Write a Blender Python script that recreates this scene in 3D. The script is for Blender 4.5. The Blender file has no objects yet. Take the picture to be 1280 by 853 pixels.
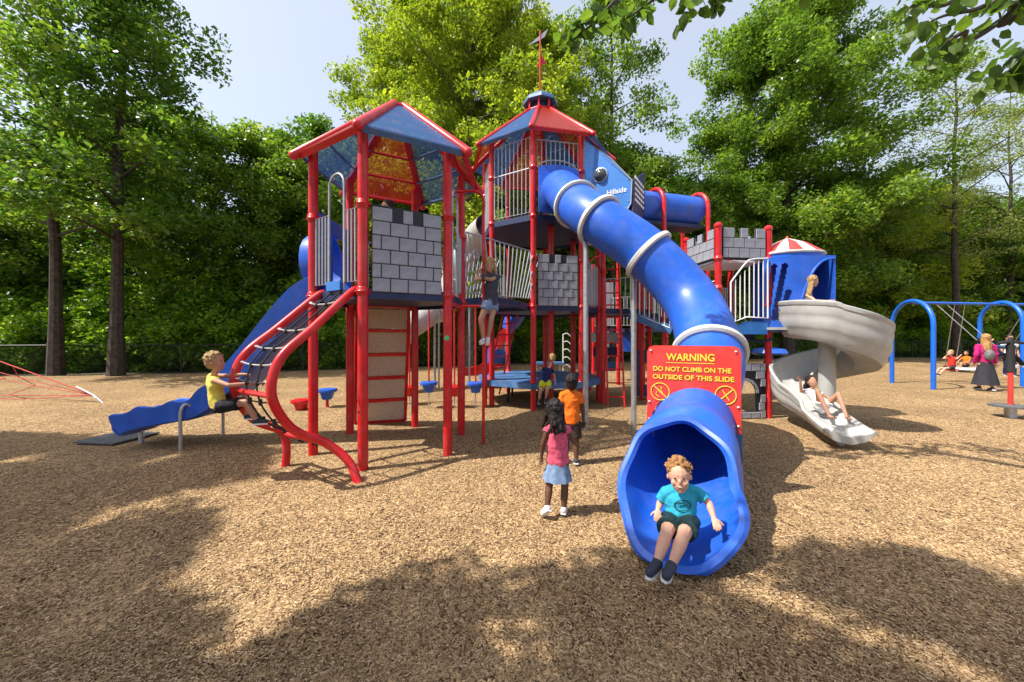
import bpy, bmesh, math, random
import numpy as np
from mathutils import Vector, Matrix
random.seed(7)
SC = bpy.context.scene
COL = SC.collection

# ---------------------------------------------------------------- camera
F, EYE, CY = 465.0, 1.65, 420.0           # focal length in photo pixels, eye height in metres, horizon row
cam_d = bpy.data.cameras.new('camera'); cam = bpy.data.objects.new('camera', cam_d); COL.objects.link(cam)
cam.location = (0, 0, EYE); cam.rotation_euler = (math.radians(90), 0, 0)
cam_d.sensor_width = 36; cam_d.lens = F / 1280 * 36
cam_d.shift_y = -(426.5 - CY) / 1280
cam_d.clip_start = 0.05; cam_d.clip_end = 800
SC.camera = cam
# ---------------------------------------------------------------- light
SUN_EL = math.radians(55); SUN_AZ = math.atan2(-.955, -.296)      # azimuth clockwise from +Y
to_sun = Vector((math.sin(SUN_AZ) * math.cos(SUN_EL), math.cos(SUN_AZ) * math.cos(SUN_EL), math.sin(SUN_EL)))
sun_d = bpy.data.lights.new('sun', 'SUN'); sun = bpy.data.objects.new('sun', sun_d); COL.objects.link(sun)
sun_d.energy = 5.0; sun_d.angle = math.radians(.53); sun_d.color = (1, .95, .86)
sun.rotation_euler = (-to_sun).to_track_quat('-Z', 'Y').to_euler(); sun.location = to_sun * 40
W_ = bpy.data.worlds.new('World'); SC.world = W_; W_.use_nodes = True
nt = W_.node_tree; bg = nt.nodes['Background']
sky = nt.nodes.new('ShaderNodeTexSky'); sky.sky_type = 'NISHITA'; sky.sun_disc = False
sky.sun_elevation = SUN_EL; sky.sun_rotation = SUN_AZ % (2 * math.pi)
sky.air_density = 1.0; sky.dust_density = 3.0; sky.ozone_density = 1.6
hz = nt.nodes.new('ShaderNodeMix'); hz.data_type = 'RGBA'; hz.inputs[0].default_value = .36; hz.inputs[7].default_value = (6.6, 6.9, 7.5, 1)   # thin bright overall haze
nt.links.new(sky.outputs[0], hz.inputs[6]); nt.links.new(hz.outputs[2], bg.inputs[0]); bg.inputs[1].default_value = .138
SC.view_settings.view_transform = 'Standard'; SC.view_settings.look = 'None'
SC.view_settings.exposure = 0.58; SC.view_settings.gamma = 1
SC.cycles.max_bounces = 8; SC.cycles.transparent_max_bounces = 12
SC.cycles.caustics_reflective = False; SC.cycles.caustics_refractive = False
try:
    SC.cycles.use_denoising = True
except Exception: pass

def W(px, py, Y):                          # a photo pixel at a real distance Y -> world point
    return Vector(((px - 640) * Y / F, Y, EYE + (CY - py) * Y / F))
def G(px, py):                             # ground point under a photo pixel
    Y = F * EYE / (py - CY); return Vector(((px - 640) * Y / F, Y, 0))

# ---------------------------------------------------------------- materials
def mat(name, col, rough=.5, dust=0, **k):
    m = mat_(name, col, rough, **k)
    if dust:                                  # blotchy dust and sun fading over the coat
        n = m.node_tree.nodes; l = m.node_tree.links; p = n['Principled BSDF']; tc = n.new('ShaderNodeTexCoord'); t = n.new('ShaderNodeTexNoise'); t.inputs['Scale'].default_value = 3.2; t.inputs['Detail'].default_value = 9; t.inputs['Roughness'].default_value = .72; l.new(tc.outputs['Object'], t.inputs['Vector'])
        r = n.new('ShaderNodeMapRange'); r.inputs[1].default_value = .47; r.inputs[2].default_value = .72; r.inputs[4].default_value = dust; l.new(t.outputs[0], r.inputs[0])
        x = n.new('ShaderNodeMix'); x.data_type = 'RGBA'; x.inputs[7].default_value = (.42, .36, .3, 1); src = p.inputs['Base Color'].links[0].from_socket; l.new(r.outputs[0], x.inputs[0]); l.new(src, x.inputs[6]); l.new(x.outputs[2], p.inputs['Base Color'])
    return m
def mat_(name, col, rough=.5, metal=0, spec=.5, coat=0, noise=0, nscale=20, bump=0, bscale=60, ncol=None, trans=0, speck=0):
    m = bpy.data.materials.new(name); m.use_nodes = True
    n = m.node_tree.nodes; l = m.node_tree.links; p = n['Principled BSDF']
    p.inputs['Base Color'].default_value = (*col, 1); p.inputs['Roughness'].default_value = rough
    p.inputs['Metallic'].default_value = metal; p.inputs['Specular IOR Level'].default_value = spec
    p.inputs['Coat Weight'].default_value = coat
    tc = n.new('ShaderNodeTexCoord')
    if noise:
        t = n.new('ShaderNodeTexNoise'); t.inputs['Scale'].default_value = nscale; t.inputs['Detail'].default_value = 6
        l.new(tc.outputs['Object'], t.inputs['Vector'])
        r = n.new('ShaderNodeValToRGB'); r.color_ramp.elements[0].position = .35; r.color_ramp.elements[1].position = .68
        c2 = ncol or tuple(c * (1 - noise) for c in col)
        r.color_ramp.elements[0].color = (*c2, 1); r.color_ramp.elements[1].color = (*col, 1)
        l.new(t.outputs[0], r.inputs[0]); l.new(r.outputs[0], p.inputs['Base Color'])
        mr = n.new('ShaderNodeMapRange'); mr.inputs[3].default_value = min(1, rough * 1.35); mr.inputs[4].default_value = rough * .85
        l.new(t.outputs[0], mr.inputs[0]); l.new(mr.outputs[0], p.inputs['Roughness'])
    if bump:
        t = n.new('ShaderNodeTexNoise'); t.inputs['Scale'].default_value = bscale; t.inputs['Detail'].default_value = 4
        l.new(tc.outputs['Object'], t.inputs['Vector'])
        b = n.new('ShaderNodeBump'); b.inputs['Strength'].default_value = bump; b.inputs['Distance'].default_value = .01
        l.new(t.outputs[0], b.inputs['Height']); l.new(b.outputs[0], p.inputs['Normal'])
    return m
M = {}
M['red'] = mat('red powder coat', (.66, .008, .014), .3, spec=.45, dust=.16, noise=.25, nscale=5, bump=.04, bscale=220)
M['redsign'] = mat('red sheet plastic', (.78, .045, .035), .42, dust=.14, noise=.1, nscale=4)
M['blue'] = mat('blue rotomoulded plastic', (.01, .115, .66), .36, spec=.45, dust=.13, noise=.16, nscale=3, ncol=(.018, .095, .48), bump=.05, bscale=160)
M['skyblue'] = mat('light blue plastic', (.03, .2, .62), .4, noise=.2, nscale=4)
M['bluepost'] = mat('blue powder coat', (.01, .13, .62), .35, noise=.15, nscale=5)
M['navy'] = mat('navy coated deck', (.012, .026, .11), .45, noise=.4, nscale=14, bump=.2, bscale=90)
M['deckblue'] = mat('worn blue coated deck', (.05, .17, .42), .45, dust=.3, noise=.35, nscale=6, bump=.2, bscale=90)
M['rail'] = mat('grey coated steel', (.46, .47, .5), .34, metal=.35, noise=.15, nscale=9)
M['whiterail'] = mat('white coated steel', (.78, .79, .78), .35, noise=.1, nscale=9)
M['galv'] = mat('galvanised steel', (.5, .51, .53), .38, metal=.6, noise=.25, nscale=12)
M['greyring'] = mat('grey cast ring', (.62, .61, .58), .45, noise=.15, nscale=9)
M['greyslide'] = mat('granite grey plastic', (.45, .445, .425), .36, noise=.15, nscale=6, bump=.05, bscale=200)
M['brick'] = mat('grey plastic brick', (.34, .35, .41), .5, dust=.12, noise=.25, nscale=7, bump=.06, bscale=120)
M['brickback'] = mat('black plastic sheet', (.012, .013, .017), .5)
M['beige'] = mat('beige sandy plastic', (.62, .49, .36), .7, noise=.22, nscale=30, bump=.35, bscale=60)
M['rope'] = mat('black braided rope', (.02, .02, .024), .8, bump=.6, bscale=300)
M['ropered'] = mat('red braided rope', (.5, .03, .03), .7, bump=.5, bscale=300)
M['ferrule'] = mat('aluminium ferrule', (.75, .76, .78), .3, metal=.7)
M['yellow'] = mat('yellow print', (.9, .68, .05), .6)
M['white'] = mat('white print', (.85, .86, .88), .6)
M['black'] = mat('black rubber', (.02, .02, .022), .7)
M['rubber'] = mat('grey rubber mat', (.12, .125, .13), .85, noise=.3, nscale=9, bump=.3, bscale=90)
M['green'] = mat('green sticker', (.1, .5, .2), .5)
M['dome'] = mat('smoked clear dome', (.05, .06, .07), .12, spec=.8)
M['fence'] = mat('black fence wire', (.012, .013, .014), .55)
M['bark'] = mat('bark', (.075, .056, .042), .9, noise=.6, nscale=6, bump=1.0, bscale=22)
M['barkpale'] = mat('pale bark', (.16, .13, .1), .9, noise=.6, nscale=6, bump=1.0, bscale=22)
M['twig'] = mat('twig bark', (.06, .045, .035), .8)

def panel_mat(name, col, alpha):            # perforated coated sheet, half see-through
    m = bpy.data.materials.new(name); m.use_nodes = True
    n = m.node_tree.nodes; l = m.node_tree.links; p = n['Principled BSDF']; out = n['Material Output']
    p.inputs['Base Color'].default_value = (*col, 1); p.inputs['Roughness'].default_value = .35
    tr = n.new('ShaderNodeBsdfTransparent'); tr.inputs[0].default_value = (1, 1, 1, 1)
    tl = n.new('ShaderNodeBsdfTranslucent'); tl.inputs[0].default_value = (*[min(1, c * .8) for c in col], 1)
    a = n.new('ShaderNodeMixShader'); a.inputs[0].default_value = .16
    b = n.new('ShaderNodeMixShader'); b.inputs[0].default_value = alpha
    l.new(p.outputs[0], a.inputs[1]); l.new(tl.outputs[0], a.inputs[2])
    l.new(a.outputs[0], b.inputs[1]); l.new(tr.outputs[0], b.inputs[2]); l.new(b.outputs[0], out.inputs[0])
    return m
M['proofblue'] = panel_mat('blue perforated roof sheet', (.045, .16, .42), .5)
M['proofred'] = panel_mat('red perforated roof sheet', (.5, .05, .025), .5)
M['window'] = panel_mat('clear slide window', (.25, .35, .6), .4)

def leaf_mat(name, cols, rough=.45, tr=.35, scale=.35):
    m = bpy.data.materials.new(name); m.use_nodes = True
    n = m.node_tree.nodes; l = m.node_tree.links; p = n['Principled BSDF']; out = n['Material Output']
    g = n.new('ShaderNodeNewGeometry'); r = n.new('ShaderNodeValToRGB')
    el = r.color_ramp.elements; el[0].color = (*cols[0], 1); el[1].color = (*cols[-1], 1)
    for i, c in enumerate(cols[1:-1]):
        e = el.new((i + 1) / (len(cols) - 1)); e.color = (*c, 1)
    tc = n.new('ShaderNodeTexCoord'); t = n.new('ShaderNodeTexNoise'); t.inputs['Scale'].default_value = scale; t.inputs['Detail'].default_value = 3
    l.new(tc.outputs['Object'], t.inputs['Vector'])
    oi = n.new('ShaderNodeObjectInfo')
    a = n.new('ShaderNodeMath'); a.operation = 'MULTIPLY_ADD'; a.inputs[1].default_value = .55; l.new(g.outputs['Random Per Island'], a.inputs[0])
    b = n.new('ShaderNodeMath'); b.operation = 'MULTIPLY_ADD'; b.inputs[1].default_value = .9; b.inputs[2].default_value = -.22
    l.new(t.outputs[0], b.inputs[0]); l.new(b.outputs[0], a.inputs[2])
    l.new(a.outputs[0], r.inputs[0]); l.new(r.outputs[0], p.inputs['Base Color'])
    p.inputs['Roughness'].default_value = rough; p.inputs['Specular IOR Level'].default_value = .4
    tl = n.new('ShaderNodeBsdfTranslucent')
    mx = n.new('ShaderNodeMix'); mx.data_type = 'RGBA'; mx.blend_type = 'MULTIPLY'; mx.inputs[0].default_value = 1
    l.new(r.outputs[0], mx.inputs[6]); mx.inputs[7].default_value = (1.9, 1.9, .9, 1); l.new(mx.outputs[2], tl.inputs[0])
    s = n.new('ShaderNodeMixShader'); s.inputs[0].default_value = tr
    l.new(p.outputs[0], s.inputs[1]); l.new(tl.outputs[0], s.inputs[2]); l.new(s.outputs[0], out.inputs[0])
    return m
M['leafdark'] = leaf_mat('dark green leaves', [(.03, .08, .012), (.06, .14, .018), (.115, .205, .03), (.30, .38, .06)], rough=.36, tr=.45)  # brightest ramp colour paints random sunlit highlights on the leaves
M['leafmid'] = leaf_mat('mid green leaves', [(.045, .1, .014), (.085, .165, .02), (.155, .25, .038), (.36, .43, .07)], rough=.36, tr=.45)  # last ramp colour stands in for leaves caught by the sun
M['leafbright'] = leaf_mat('bright yellow green leaves', [(.1, .18, .018), (.18, .26, .028), (.30, .37, .035), (.5, .51, .06)], scale=.5, tr=.42)
M['leafpale'] = leaf_mat('pale feathery leaves', [(.1, .16, .04), (.16, .22, .055), (.23, .27, .075), (.3, .32, .1)], tr=.45)
M['leafnear'] = leaf_mat('leaves of the overhanging branch', [(.03, .07, .012), (.055, .11, .018), (.1, .17, .025), (.18, .25, .04)], scale=2, tr=.5)
M['leafshrub'] = leaf_mat('understory leaves', [(.035, .085, .012), (.085, .18, .02), (.22, .36, .035), (.5, .6, .06)], scale=.8, rough=.38, tr=.5)  # bright end of the ramp paints sunlit spots into the shaded shrubs

# mulch
def mulch_mat():
    m = bpy.data.materials.new('wood chip mulch'); m.use_nodes = True
    n = m.node_tree.nodes; l = m.node_tree.links; p = n['Principled BSDF']
    tc = n.new('ShaderNodeTexCoord')
    v1 = n.new('ShaderNodeMapping'); v1.inputs['Scale'].default_value = (1, .45, 1); l.new(tc.outputs['Object'], v1.inputs[0])
    nz = n.new('ShaderNodeTexNoise'); nz.inputs['Scale'].default_value = 12; l.new(tc.outputs['Object'], nz.inputs['Vector'])
    ad = n.new('ShaderNodeMix'); ad.data_type = 'RGBA'; ad.blend_type = 'LINEAR_LIGHT'; ad.inputs[0].default_value = .08
    l.new(v1.outputs[0], ad.inputs[6]); l.new(nz.outputs[1], ad.inputs[7])
    vo = n.new('ShaderNodeTexVoronoi'); vo.inputs['Scale'].default_value = 78; vo.inputs['Randomness'].default_value = 1
    l.new(ad.outputs[2], vo.inputs['Vector'])
    sep = n.new('ShaderNodeSeparateColor'); l.new(vo.outputs['Color'], sep.inputs[0])
    r = n.new('ShaderNodeValToRGB'); e = r.color_ramp.elements
    e[0].position = 0; e[0].color = (.04, .02, .01, 1); e[1].position = 1; e[1].color = (.7, .48, .25, 1)
    for pos, c in ((.16, (.1, .055, .028)), (.42, (.32, .2, .1)), (.75, (.44, .29, .14))):
        x = e.new(pos); x.color = (*c, 1)
    l.new(sep.outputs[0], r.inputs[0])
    big = n.new('ShaderNodeTexNoise'); big.inputs['Scale'].default_value = .7; big.inputs['Detail'].default_value = 5; l.new(tc.outputs['Object'], big.inputs['Vector'])
    br = n.new('ShaderNodeMapRange'); br.inputs[1].default_value = .3; br.inputs[2].default_value = .7; br.inputs[3].default_value = .8; br.inputs[4].default_value = 1.15
    l.new(big.outputs[0], br.inputs[0])
    mu = n.new('ShaderNodeMix'); mu.data_type = 'RGBA'; mu.blend_type = 'MULTIPLY'; mu.inputs[0].default_value = 1
    l.new(r.outputs[0], mu.inputs[6]); l.new(br.outputs[0], mu.inputs[7]); l.new(mu.outputs[2], p.inputs['Base Color'])
    p.inputs['Roughness'].default_value = .85; p.inputs['Specular IOR Level'].default_value = .2
    b = n.new('ShaderNodeBump'); b.inputs['Strength'].default_value = .9; b.inputs['Distance'].default_value = .014
    l.new(sep.outputs[1], b.inputs['Height']); l.new(b.outputs[0], p.inputs['Normal'])
    return m
M['mulch'] = mulch_mat()
def chip_mat():
    m = bpy.data.materials.new('loose wood chips'); m.use_nodes = True
    n = m.node_tree.nodes; l = m.node_tree.links; p = n['Principled BSDF']
    g = n.new('ShaderNodeNewGeometry'); r = n.new('ShaderNodeValToRGB'); e = r.color_ramp.elements
    e[0].color = (.08, .045, .022, 1); e[1].color = (.66, .49, .31, 1)
    for pos, c in ((.25, (.24, .145, .072)), (.5, (.35, .228, .115)), (.8, (.46, .31, .165))):
        x = e.new(pos); x.color = (*c, 1)
    l.new(g.outputs['Random Per Island'], r.inputs[0]); l.new(r.outputs[0], p.inputs['Base Color'])
    p.inputs['Roughness'].default_value = .8; p.inputs['Specular IOR Level'].default_value = .2
    return m
M['chip'] = chip_mat()
M['litter'] = mat('leaf litter and grass', (.07, .075, .025), .9, noise=.5, nscale=1.5, ncol=(.05, .035, .018), bump=.8, bscale=14)

# ---------------------------------------------------------------- object helpers
def tag(o, label=None, cat=None, group=None, kind=None):
    for k, v in (('label', label), ('category', cat), ('group', group), ('kind', kind)):
        if v: o[k] = v
    return o
def thing(name, label, cat, loc=(0, 0, 0), group=None):
    o = bpy.data.objects.new(name, None); COL.objects.link(o); o.location = loc; o.empty_display_size = .1
    return tag(o, label, cat, group)
def wloc(o):
    v = Vector((0, 0, 0))
    while o: v += o.location; o = o.parent
    return v
class MB:
    def __init__(s): s.v = []; s.f = []
    def add(s, vs, fs):
        b = len(s.v); s.v += [tuple(v) for v in vs]; s.f += [tuple(b + i for i in f) for f in fs]
    def box(s, c, sz, ax=None, ch=0):
        c = Vector(c); ax = ax or (Vector((1, 0, 0)), Vector((0, 1, 0)), Vector((0, 0, 1)))
        h = [x / 2 for x in sz]; vs = []
        for k in (-1, 1):
            for j in (-1, 1):
                for i in (-1, 1):
                    vs.append(c + ax[0] * h[0] * i + ax[1] * h[1] * j + ax[2] * h[2] * k)
        s.add(vs, [(0, 2, 3, 1), (4, 5, 7, 6), (0, 1, 5, 4), (2, 6, 7, 3), (0, 4, 6, 2), (1, 3, 7, 5)])
    def tube(s, pts, r, seg=10, closed=False, cap=True):
        pts = [Vector(p) for p in pts]; n = len(pts); rs = r if isinstance(r, (list, tuple)) else [r] * n
        T = []
        for i in range(n):
            a = pts[(i - 1) % n] if closed or i > 0 else pts[i]; b = pts[(i + 1) % n] if closed or i < n - 1 else pts[i]
            t = (b - a); T.append(t.normalized() if t.length > 1e-9 else Vector((0, 0, 1)))
        u = T[0].orthogonal().normalized(); vs = []
        for i in range(n):
            if i:
                u = T[i - 1].rotation_difference(T[i]) @ u
                u = (u - T[i] * u.dot(T[i])).normalized()
            w = T[i].cross(u)
            for k in range(seg):
                a = 2 * math.pi * k / seg; vs.append(pts[i] + (u * math.cos(a) + w * math.sin(a)) * rs[i])
        fs = []
        m = n if closed else n - 1
        off = 0
        if closed:      # match the twist at the seam
            w = T[0].cross(u); best = 1e9
            for o_ in range(seg):
                d = (vs[(n - 1) * seg] - pts[-1]).normalized().dot((vs[o_] - pts[0]).normalized())
                if -d < best: best = -d; off = o_
        for i in range(m):
            j = (i + 1) % n; o_ = off if (closed and i == n - 1) else 0
            for k in range(seg):
                k2 = (k + 1) % seg
                fs.append((i * seg + k, i * seg + k2, j * seg + (k2 + o_) % seg, j * seg + (k + o_) % seg))
        if not closed and cap:
            fs.append(tuple(range(seg - 1, -1, -1))); fs.append(tuple((n - 1) * seg + k for k in range(seg)))
        s.add(vs, fs)
    def cyl(s, a, b, r, seg=12): s.tube([a, b], r, seg)
    def cap(s, a, b, ra, rb, seg=10, nr=4):           # tapered capsule, closed
        a = Vector(a); b = Vector(b); d = b - a
        t = d.normalized() if d.length > 1e-6 else Vector((0, 0, 1)); u = t.orthogonal().normalized(); w = t.cross(u)
        rings = []
        for i in range(1, nr + 1): th = math.pi / 2 * i / nr; rings.append((a - t * ra * math.cos(th), ra * math.sin(th)))
        for i in range(0, nr): th = math.pi / 2 * i / nr; rings.append((b + t * rb * math.sin(th), rb * math.cos(th)))
        vs = [a - t * ra]
        for c, r in rings:
            for k in range(seg):
                an = 2 * math.pi * k / seg; vs.append(c + (u * math.cos(an) + w * math.sin(an)) * r)
        vs.append(b + t * rb); n = len(rings); fs = []
        for k in range(seg):
            k2 = (k + 1) % seg; fs.append((0, 1 + k2, 1 + k)); fs.append((len(vs) - 1, 1 + (n - 1) * seg + k, 1 + (n - 1) * seg + k2))
            for i in range(n - 1): fs.append((1 + i * seg + k, 1 + i * seg + k2, 1 + (i + 1) * seg + k2, 1 + (i + 1) * seg + k))
        s.add(vs, fs)
    def ell(s, c, r, ax=None, seg=14, nr=9):
        c = Vector(c); ax = ax or (Vector((1, 0, 0)), Vector((0, 1, 0)), Vector((0, 0, 1)))
        vs = [c - ax[2] * r[2]]
        for i in range(1, nr):
            th = math.pi * i / nr
            for k in range(seg):
                a = 2 * math.pi * k / seg
                vs.append(c + ax[0] * r[0] * math.sin(th) * math.cos(a) + ax[1] * r[1] * math.sin(th) * math.sin(a) - ax[2] * r[2] * math.cos(th))
        vs.append(c + ax[2] * r[2]); fs = []; m = nr - 1
        for k in range(seg):
            k2 = (k + 1) % seg; fs.append((0, 1 + k2, 1 + k)); fs.append((len(vs) - 1, 1 + (m - 1) * seg + k, 1 + (m - 1) * seg + k2))
            for i in range(m - 1): fs.append((1 + i * seg + k, 1 + i * seg + k2, 1 + (i + 1) * seg + k2, 1 + (i + 1) * seg + k))
        s.add(vs, fs)
    def loft(s, rings, cap=True):
        n = len(rings[0]); vs = [p for r in rings for p in r]; fs = []
        for i in range(len(rings) - 1):
            for k in range(n):
                k2 = (k + 1) % n; fs.append((i * n + k, i * n + k2, (i + 1) * n + k2, (i + 1) * n + k))
        if cap: fs.append(tuple(range(n - 1, -1, -1))); fs.append(tuple((len(rings) - 1) * n + k for k in range(n)))
        s.add(vs, fs)
    def prism(s, poly, d):                              # poly: coplanar points; extruded by vector d
        n = len(poly); d = Vector(d); vs = [Vector(p) for p in poly] + [Vector(p) + d for p in poly]
        s.add(vs, [tuple(range(n - 1, -1, -1)), tuple(range(n, 2 * n))] + [(i, (i + 1) % n, n + (i + 1) % n, n + i) for i in range(n)])
    def sweep(s, prof, path, sides, ups, cap=True):     # prof: (side, up) closed outline
        rings = [[Vector(p) + sd * x + up * y for x, y in prof] for p, sd, up in zip(path, sides, ups)]
        s.loft(rings, cap)
    def mesh(s, name, root=Vector((0, 0, 0)), smooth=True, ang=38):
        me = bpy.data.meshes.new(name); me.from_pydata([(v[0] - root.x, v[1] - root.y, v[2] - root.z) for v in s.v], [], s.f)
        bm = bmesh.new(); bm.from_mesh(me); bmesh.ops.recalc_face_normals(bm, faces=bm.faces); bm.to_mesh(me); bm.free()
        if smooth:
            me.shade_smooth(); me.set_sharp_from_angle(angle=math.radians(ang))
        return me
    def build(s, name, m, parent=None, smooth=True, label=None, **k):
        root = wloc(parent) if parent else Vector((0, 0, 0))
        me = s.mesh(name, root, smooth); me.materials.append(M[m] if isinstance(m, str) else m)
        o = bpy.data.objects.new(name, me); COL.objects.link(o); o.parent = parent
        if label: o['label'] = label
        return o
def inst(me, name, parent, mw, label=None):             # shared mesh, placed by a world matrix
    o = bpy.data.objects.new(name, me); COL.objects.link(o); o.parent = parent
    r = wloc(parent) if parent else Vector((0, 0, 0))
    mw = mw.copy(); mw.translation -= r; o.matrix_local = mw
    if label: o['label'] = label
    return o
def copy_tree(o, parent=None):
    c = o.copy(); COL.objects.link(c); c.parent = parent
    for ch in list(o.children): copy_tree(ch, c)
    return c
def frame(o, x, y, z): return Matrix(((x[0], y[0], z[0], o[0]), (x[1], y[1], z[1], o[1]), (x[2], y[2], z[2], o[2]), (0, 0, 0, 1)))
UP = Vector((0, 0, 1))
def spline(P, n=8):
    P = [Vector(p) for p in P]; out = []
    Q = [P[0] * 2 - P[1]] + P + [P[-1] * 2 - P[-2]]
    for i in range(1, len(Q) - 2):
        for k in range(n):
            t = k / n; a, b, c, d = Q[i - 1], Q[i], Q[i + 1], Q[i + 2]
            out.append(.5 * ((2 * b) + (c - a) * t + (2 * a - 5 * b + 4 * c - d) * t * t + (-a + 3 * b - 3 * c + d) * t ** 3))
    out.append(P[-1]); return out
def fast_mesh(name, V, faces_n, nper):
    me = bpy.data.meshes.new(name); me.vertices.add(len(V)); me.vertices.foreach_set('co', V.astype(np.float32).ravel())
    me.loops.add(len(faces_n) * nper); me.loops.foreach_set('vertex_index', faces_n.astype(np.int32).ravel())
    me.polygons.add(len(faces_n)); me.polygons.foreach_set('loop_start', np.arange(0, len(faces_n) * nper, nper, dtype=np.int32))
    me.polygons.foreach_set('loop_total', np.full(len(faces_n), nper, dtype=np.int32)); me.update(calc_edges=True); return me

# ---------------------------------------------------------------- ground
g = MB()
FL = [(-60, 11), (-25, 14.4), (-20, 15.1), (-10.6, 17), (-2, 20.8), (8, 23.8), (21.8, 27.4), (39, 28.8), (80, 31)]   # far edge of the play area
nx, ny = 90, 60
def fy(x):
    for (a, b), (c, d) in zip(FL, FL[1:]):
        if a <= x <= c: return b + (d - b) * (x - a) / (c - a)
    return FL[0][1] if x < FL[0][0] else FL[-1][1]
far = MB(); far.add([(-400, -60, -.03), (400, -60, -.03), (400, 600, -.03), (-400, 600, -.03)], [(0, 1, 2, 3)])
o = far.build('forest_floor', 'litter'); tag(o, 'leaf litter and grass under the trees', None, None, 'structure')
xs = np.linspace(-58, 78, 120); rows = 60; vs = []
for j in range(rows):
    for x in xs:
        y = -12 + (fy(x) + 12) * (j / (rows - 1)) ** 1.0
        vs.append((x, y, .012 * math.sin(x * 1.3 + y) * math.cos(y * 1.7 - x * .6) + .004 * math.sin(7 * x) * math.sin(5 * y)))
g.add(vs, [(j * 120 + i, j * 120 + i + 1, (j + 1) * 120 + i + 1, (j + 1) * 120 + i) for j in range(rows - 1) for i in range(119)])
o = g.build('ground', 'mulch'); tag(o, 'tan wood chip mulch covering the play area', None, None, 'structure')
# loose chips close to the viewer
rng = np.random.default_rng(5)
N = 120000
d = 1.7 + 5.5 * rng.random(N) ** 1.6; px = (rng.random(N) - .5) * 2.9; X = px * d; Y = d
zz = .012 * np.sin(X * 1.3 + Y) * np.cos(Y * 1.7 - X * .6) + .004 * np.sin(7 * X) * np.sin(5 * Y)
L = .006 + .010 * rng.random(N) ** 1.5; Wd = .0018 + .0022 * rng.random(N); an = rng.random(N) * math.pi; tl = (rng.random(N) - .5) * .9
ca, sa = np.cos(an), np.sin(an)
def cpt(a, b, h): return np.stack([X + ca * a * L * np.cos(tl) - sa * b * Wd, Y + sa * a * L * np.cos(tl) + ca * b * Wd, zz + .004 + a * L * np.sin(tl) * .5 + h], 1)
V = np.stack([cpt(-1, -1, 0), cpt(1, -.8, 0), cpt(1.05, .8, 0), cpt(-1, 1, 0), cpt(-.7, 0, .004), cpt(.75, 0, .004)], 1).reshape(-1, 3)
b = np.arange(N)[:, None] * 6
Fq = np.concatenate([b + np.array([[0, 1, 5, 4]]), b + np.array([[2, 3, 4, 5]])])
me = fast_mesh('wood_chips', V, Fq, 4); me.materials.append(M['chip'])
o = bpy.data.objects.new('wood_chips', me); COL.objects.link(o); tag(o, 'loose tan and brown wood chips scattered on the play area', 'wood chips', None, 'stuff')
o = MB(); o.prism([G(92, 556) + UP * .02, G(140, 558) + UP * .02, G(200, 543) + UP * .02, G(150, 541) + UP * .02], (0, 0, .02))
o = o.build('rubber_mat', 'rubber', None, False); tag(o, 'dark grey rubber wear mat at the foot of the wavy blue slide', 'mat')

# ---------------------------------------------------------------- trees
def leaves(C, N, sig, size, seed, flat=.6, nup=.5, aspect=.62):
    """N leaves spread about each clump centre of C"""
    r = np.random.default_rng(seed); C = np.repeat(np.asarray(C, float), N, 0); n = len(C)
    sg = np.asarray(sig) if np.ndim(sig) else np.full(1, sig)
    off = r.normal(size=(n, 3)); off /= np.maximum(1e-6, np.linalg.norm(off, axis=1))[:, None]
    off *= (r.random(n) ** .45)[:, None] * 1.7 * (np.repeat(sg, N)[:, None] if len(sg) > 1 else sg[0]); off[:, 2] *= flat
    P = C + off
    nr = r.normal(size=(n, 3)); nr[:, 2] = np.abs(nr[:, 2]) + nup; nr /= np.linalg.norm(nr, axis=1)[:, None]
    t = np.cross(nr, r.normal(size=(n, 3))); t /= np.linalg.norm(t, axis=1)[:, None]; s_ = np.cross(nr, t)
    L = size * (.6 + .8 * r.random(n))[:, None]; Wd = L * aspect
    droop = -nr * L * .12
    V = np.stack([P - t * L * .5, P + s_ * Wd * .5 + droop * 0, P + t * L * .55 + droop, P - s_ * Wd * .5], 1).reshape(-1, 3)
    Fq = (np.arange(n)[:, None] * 4 + np.arange(4)[None]); return V, Fq
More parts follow.
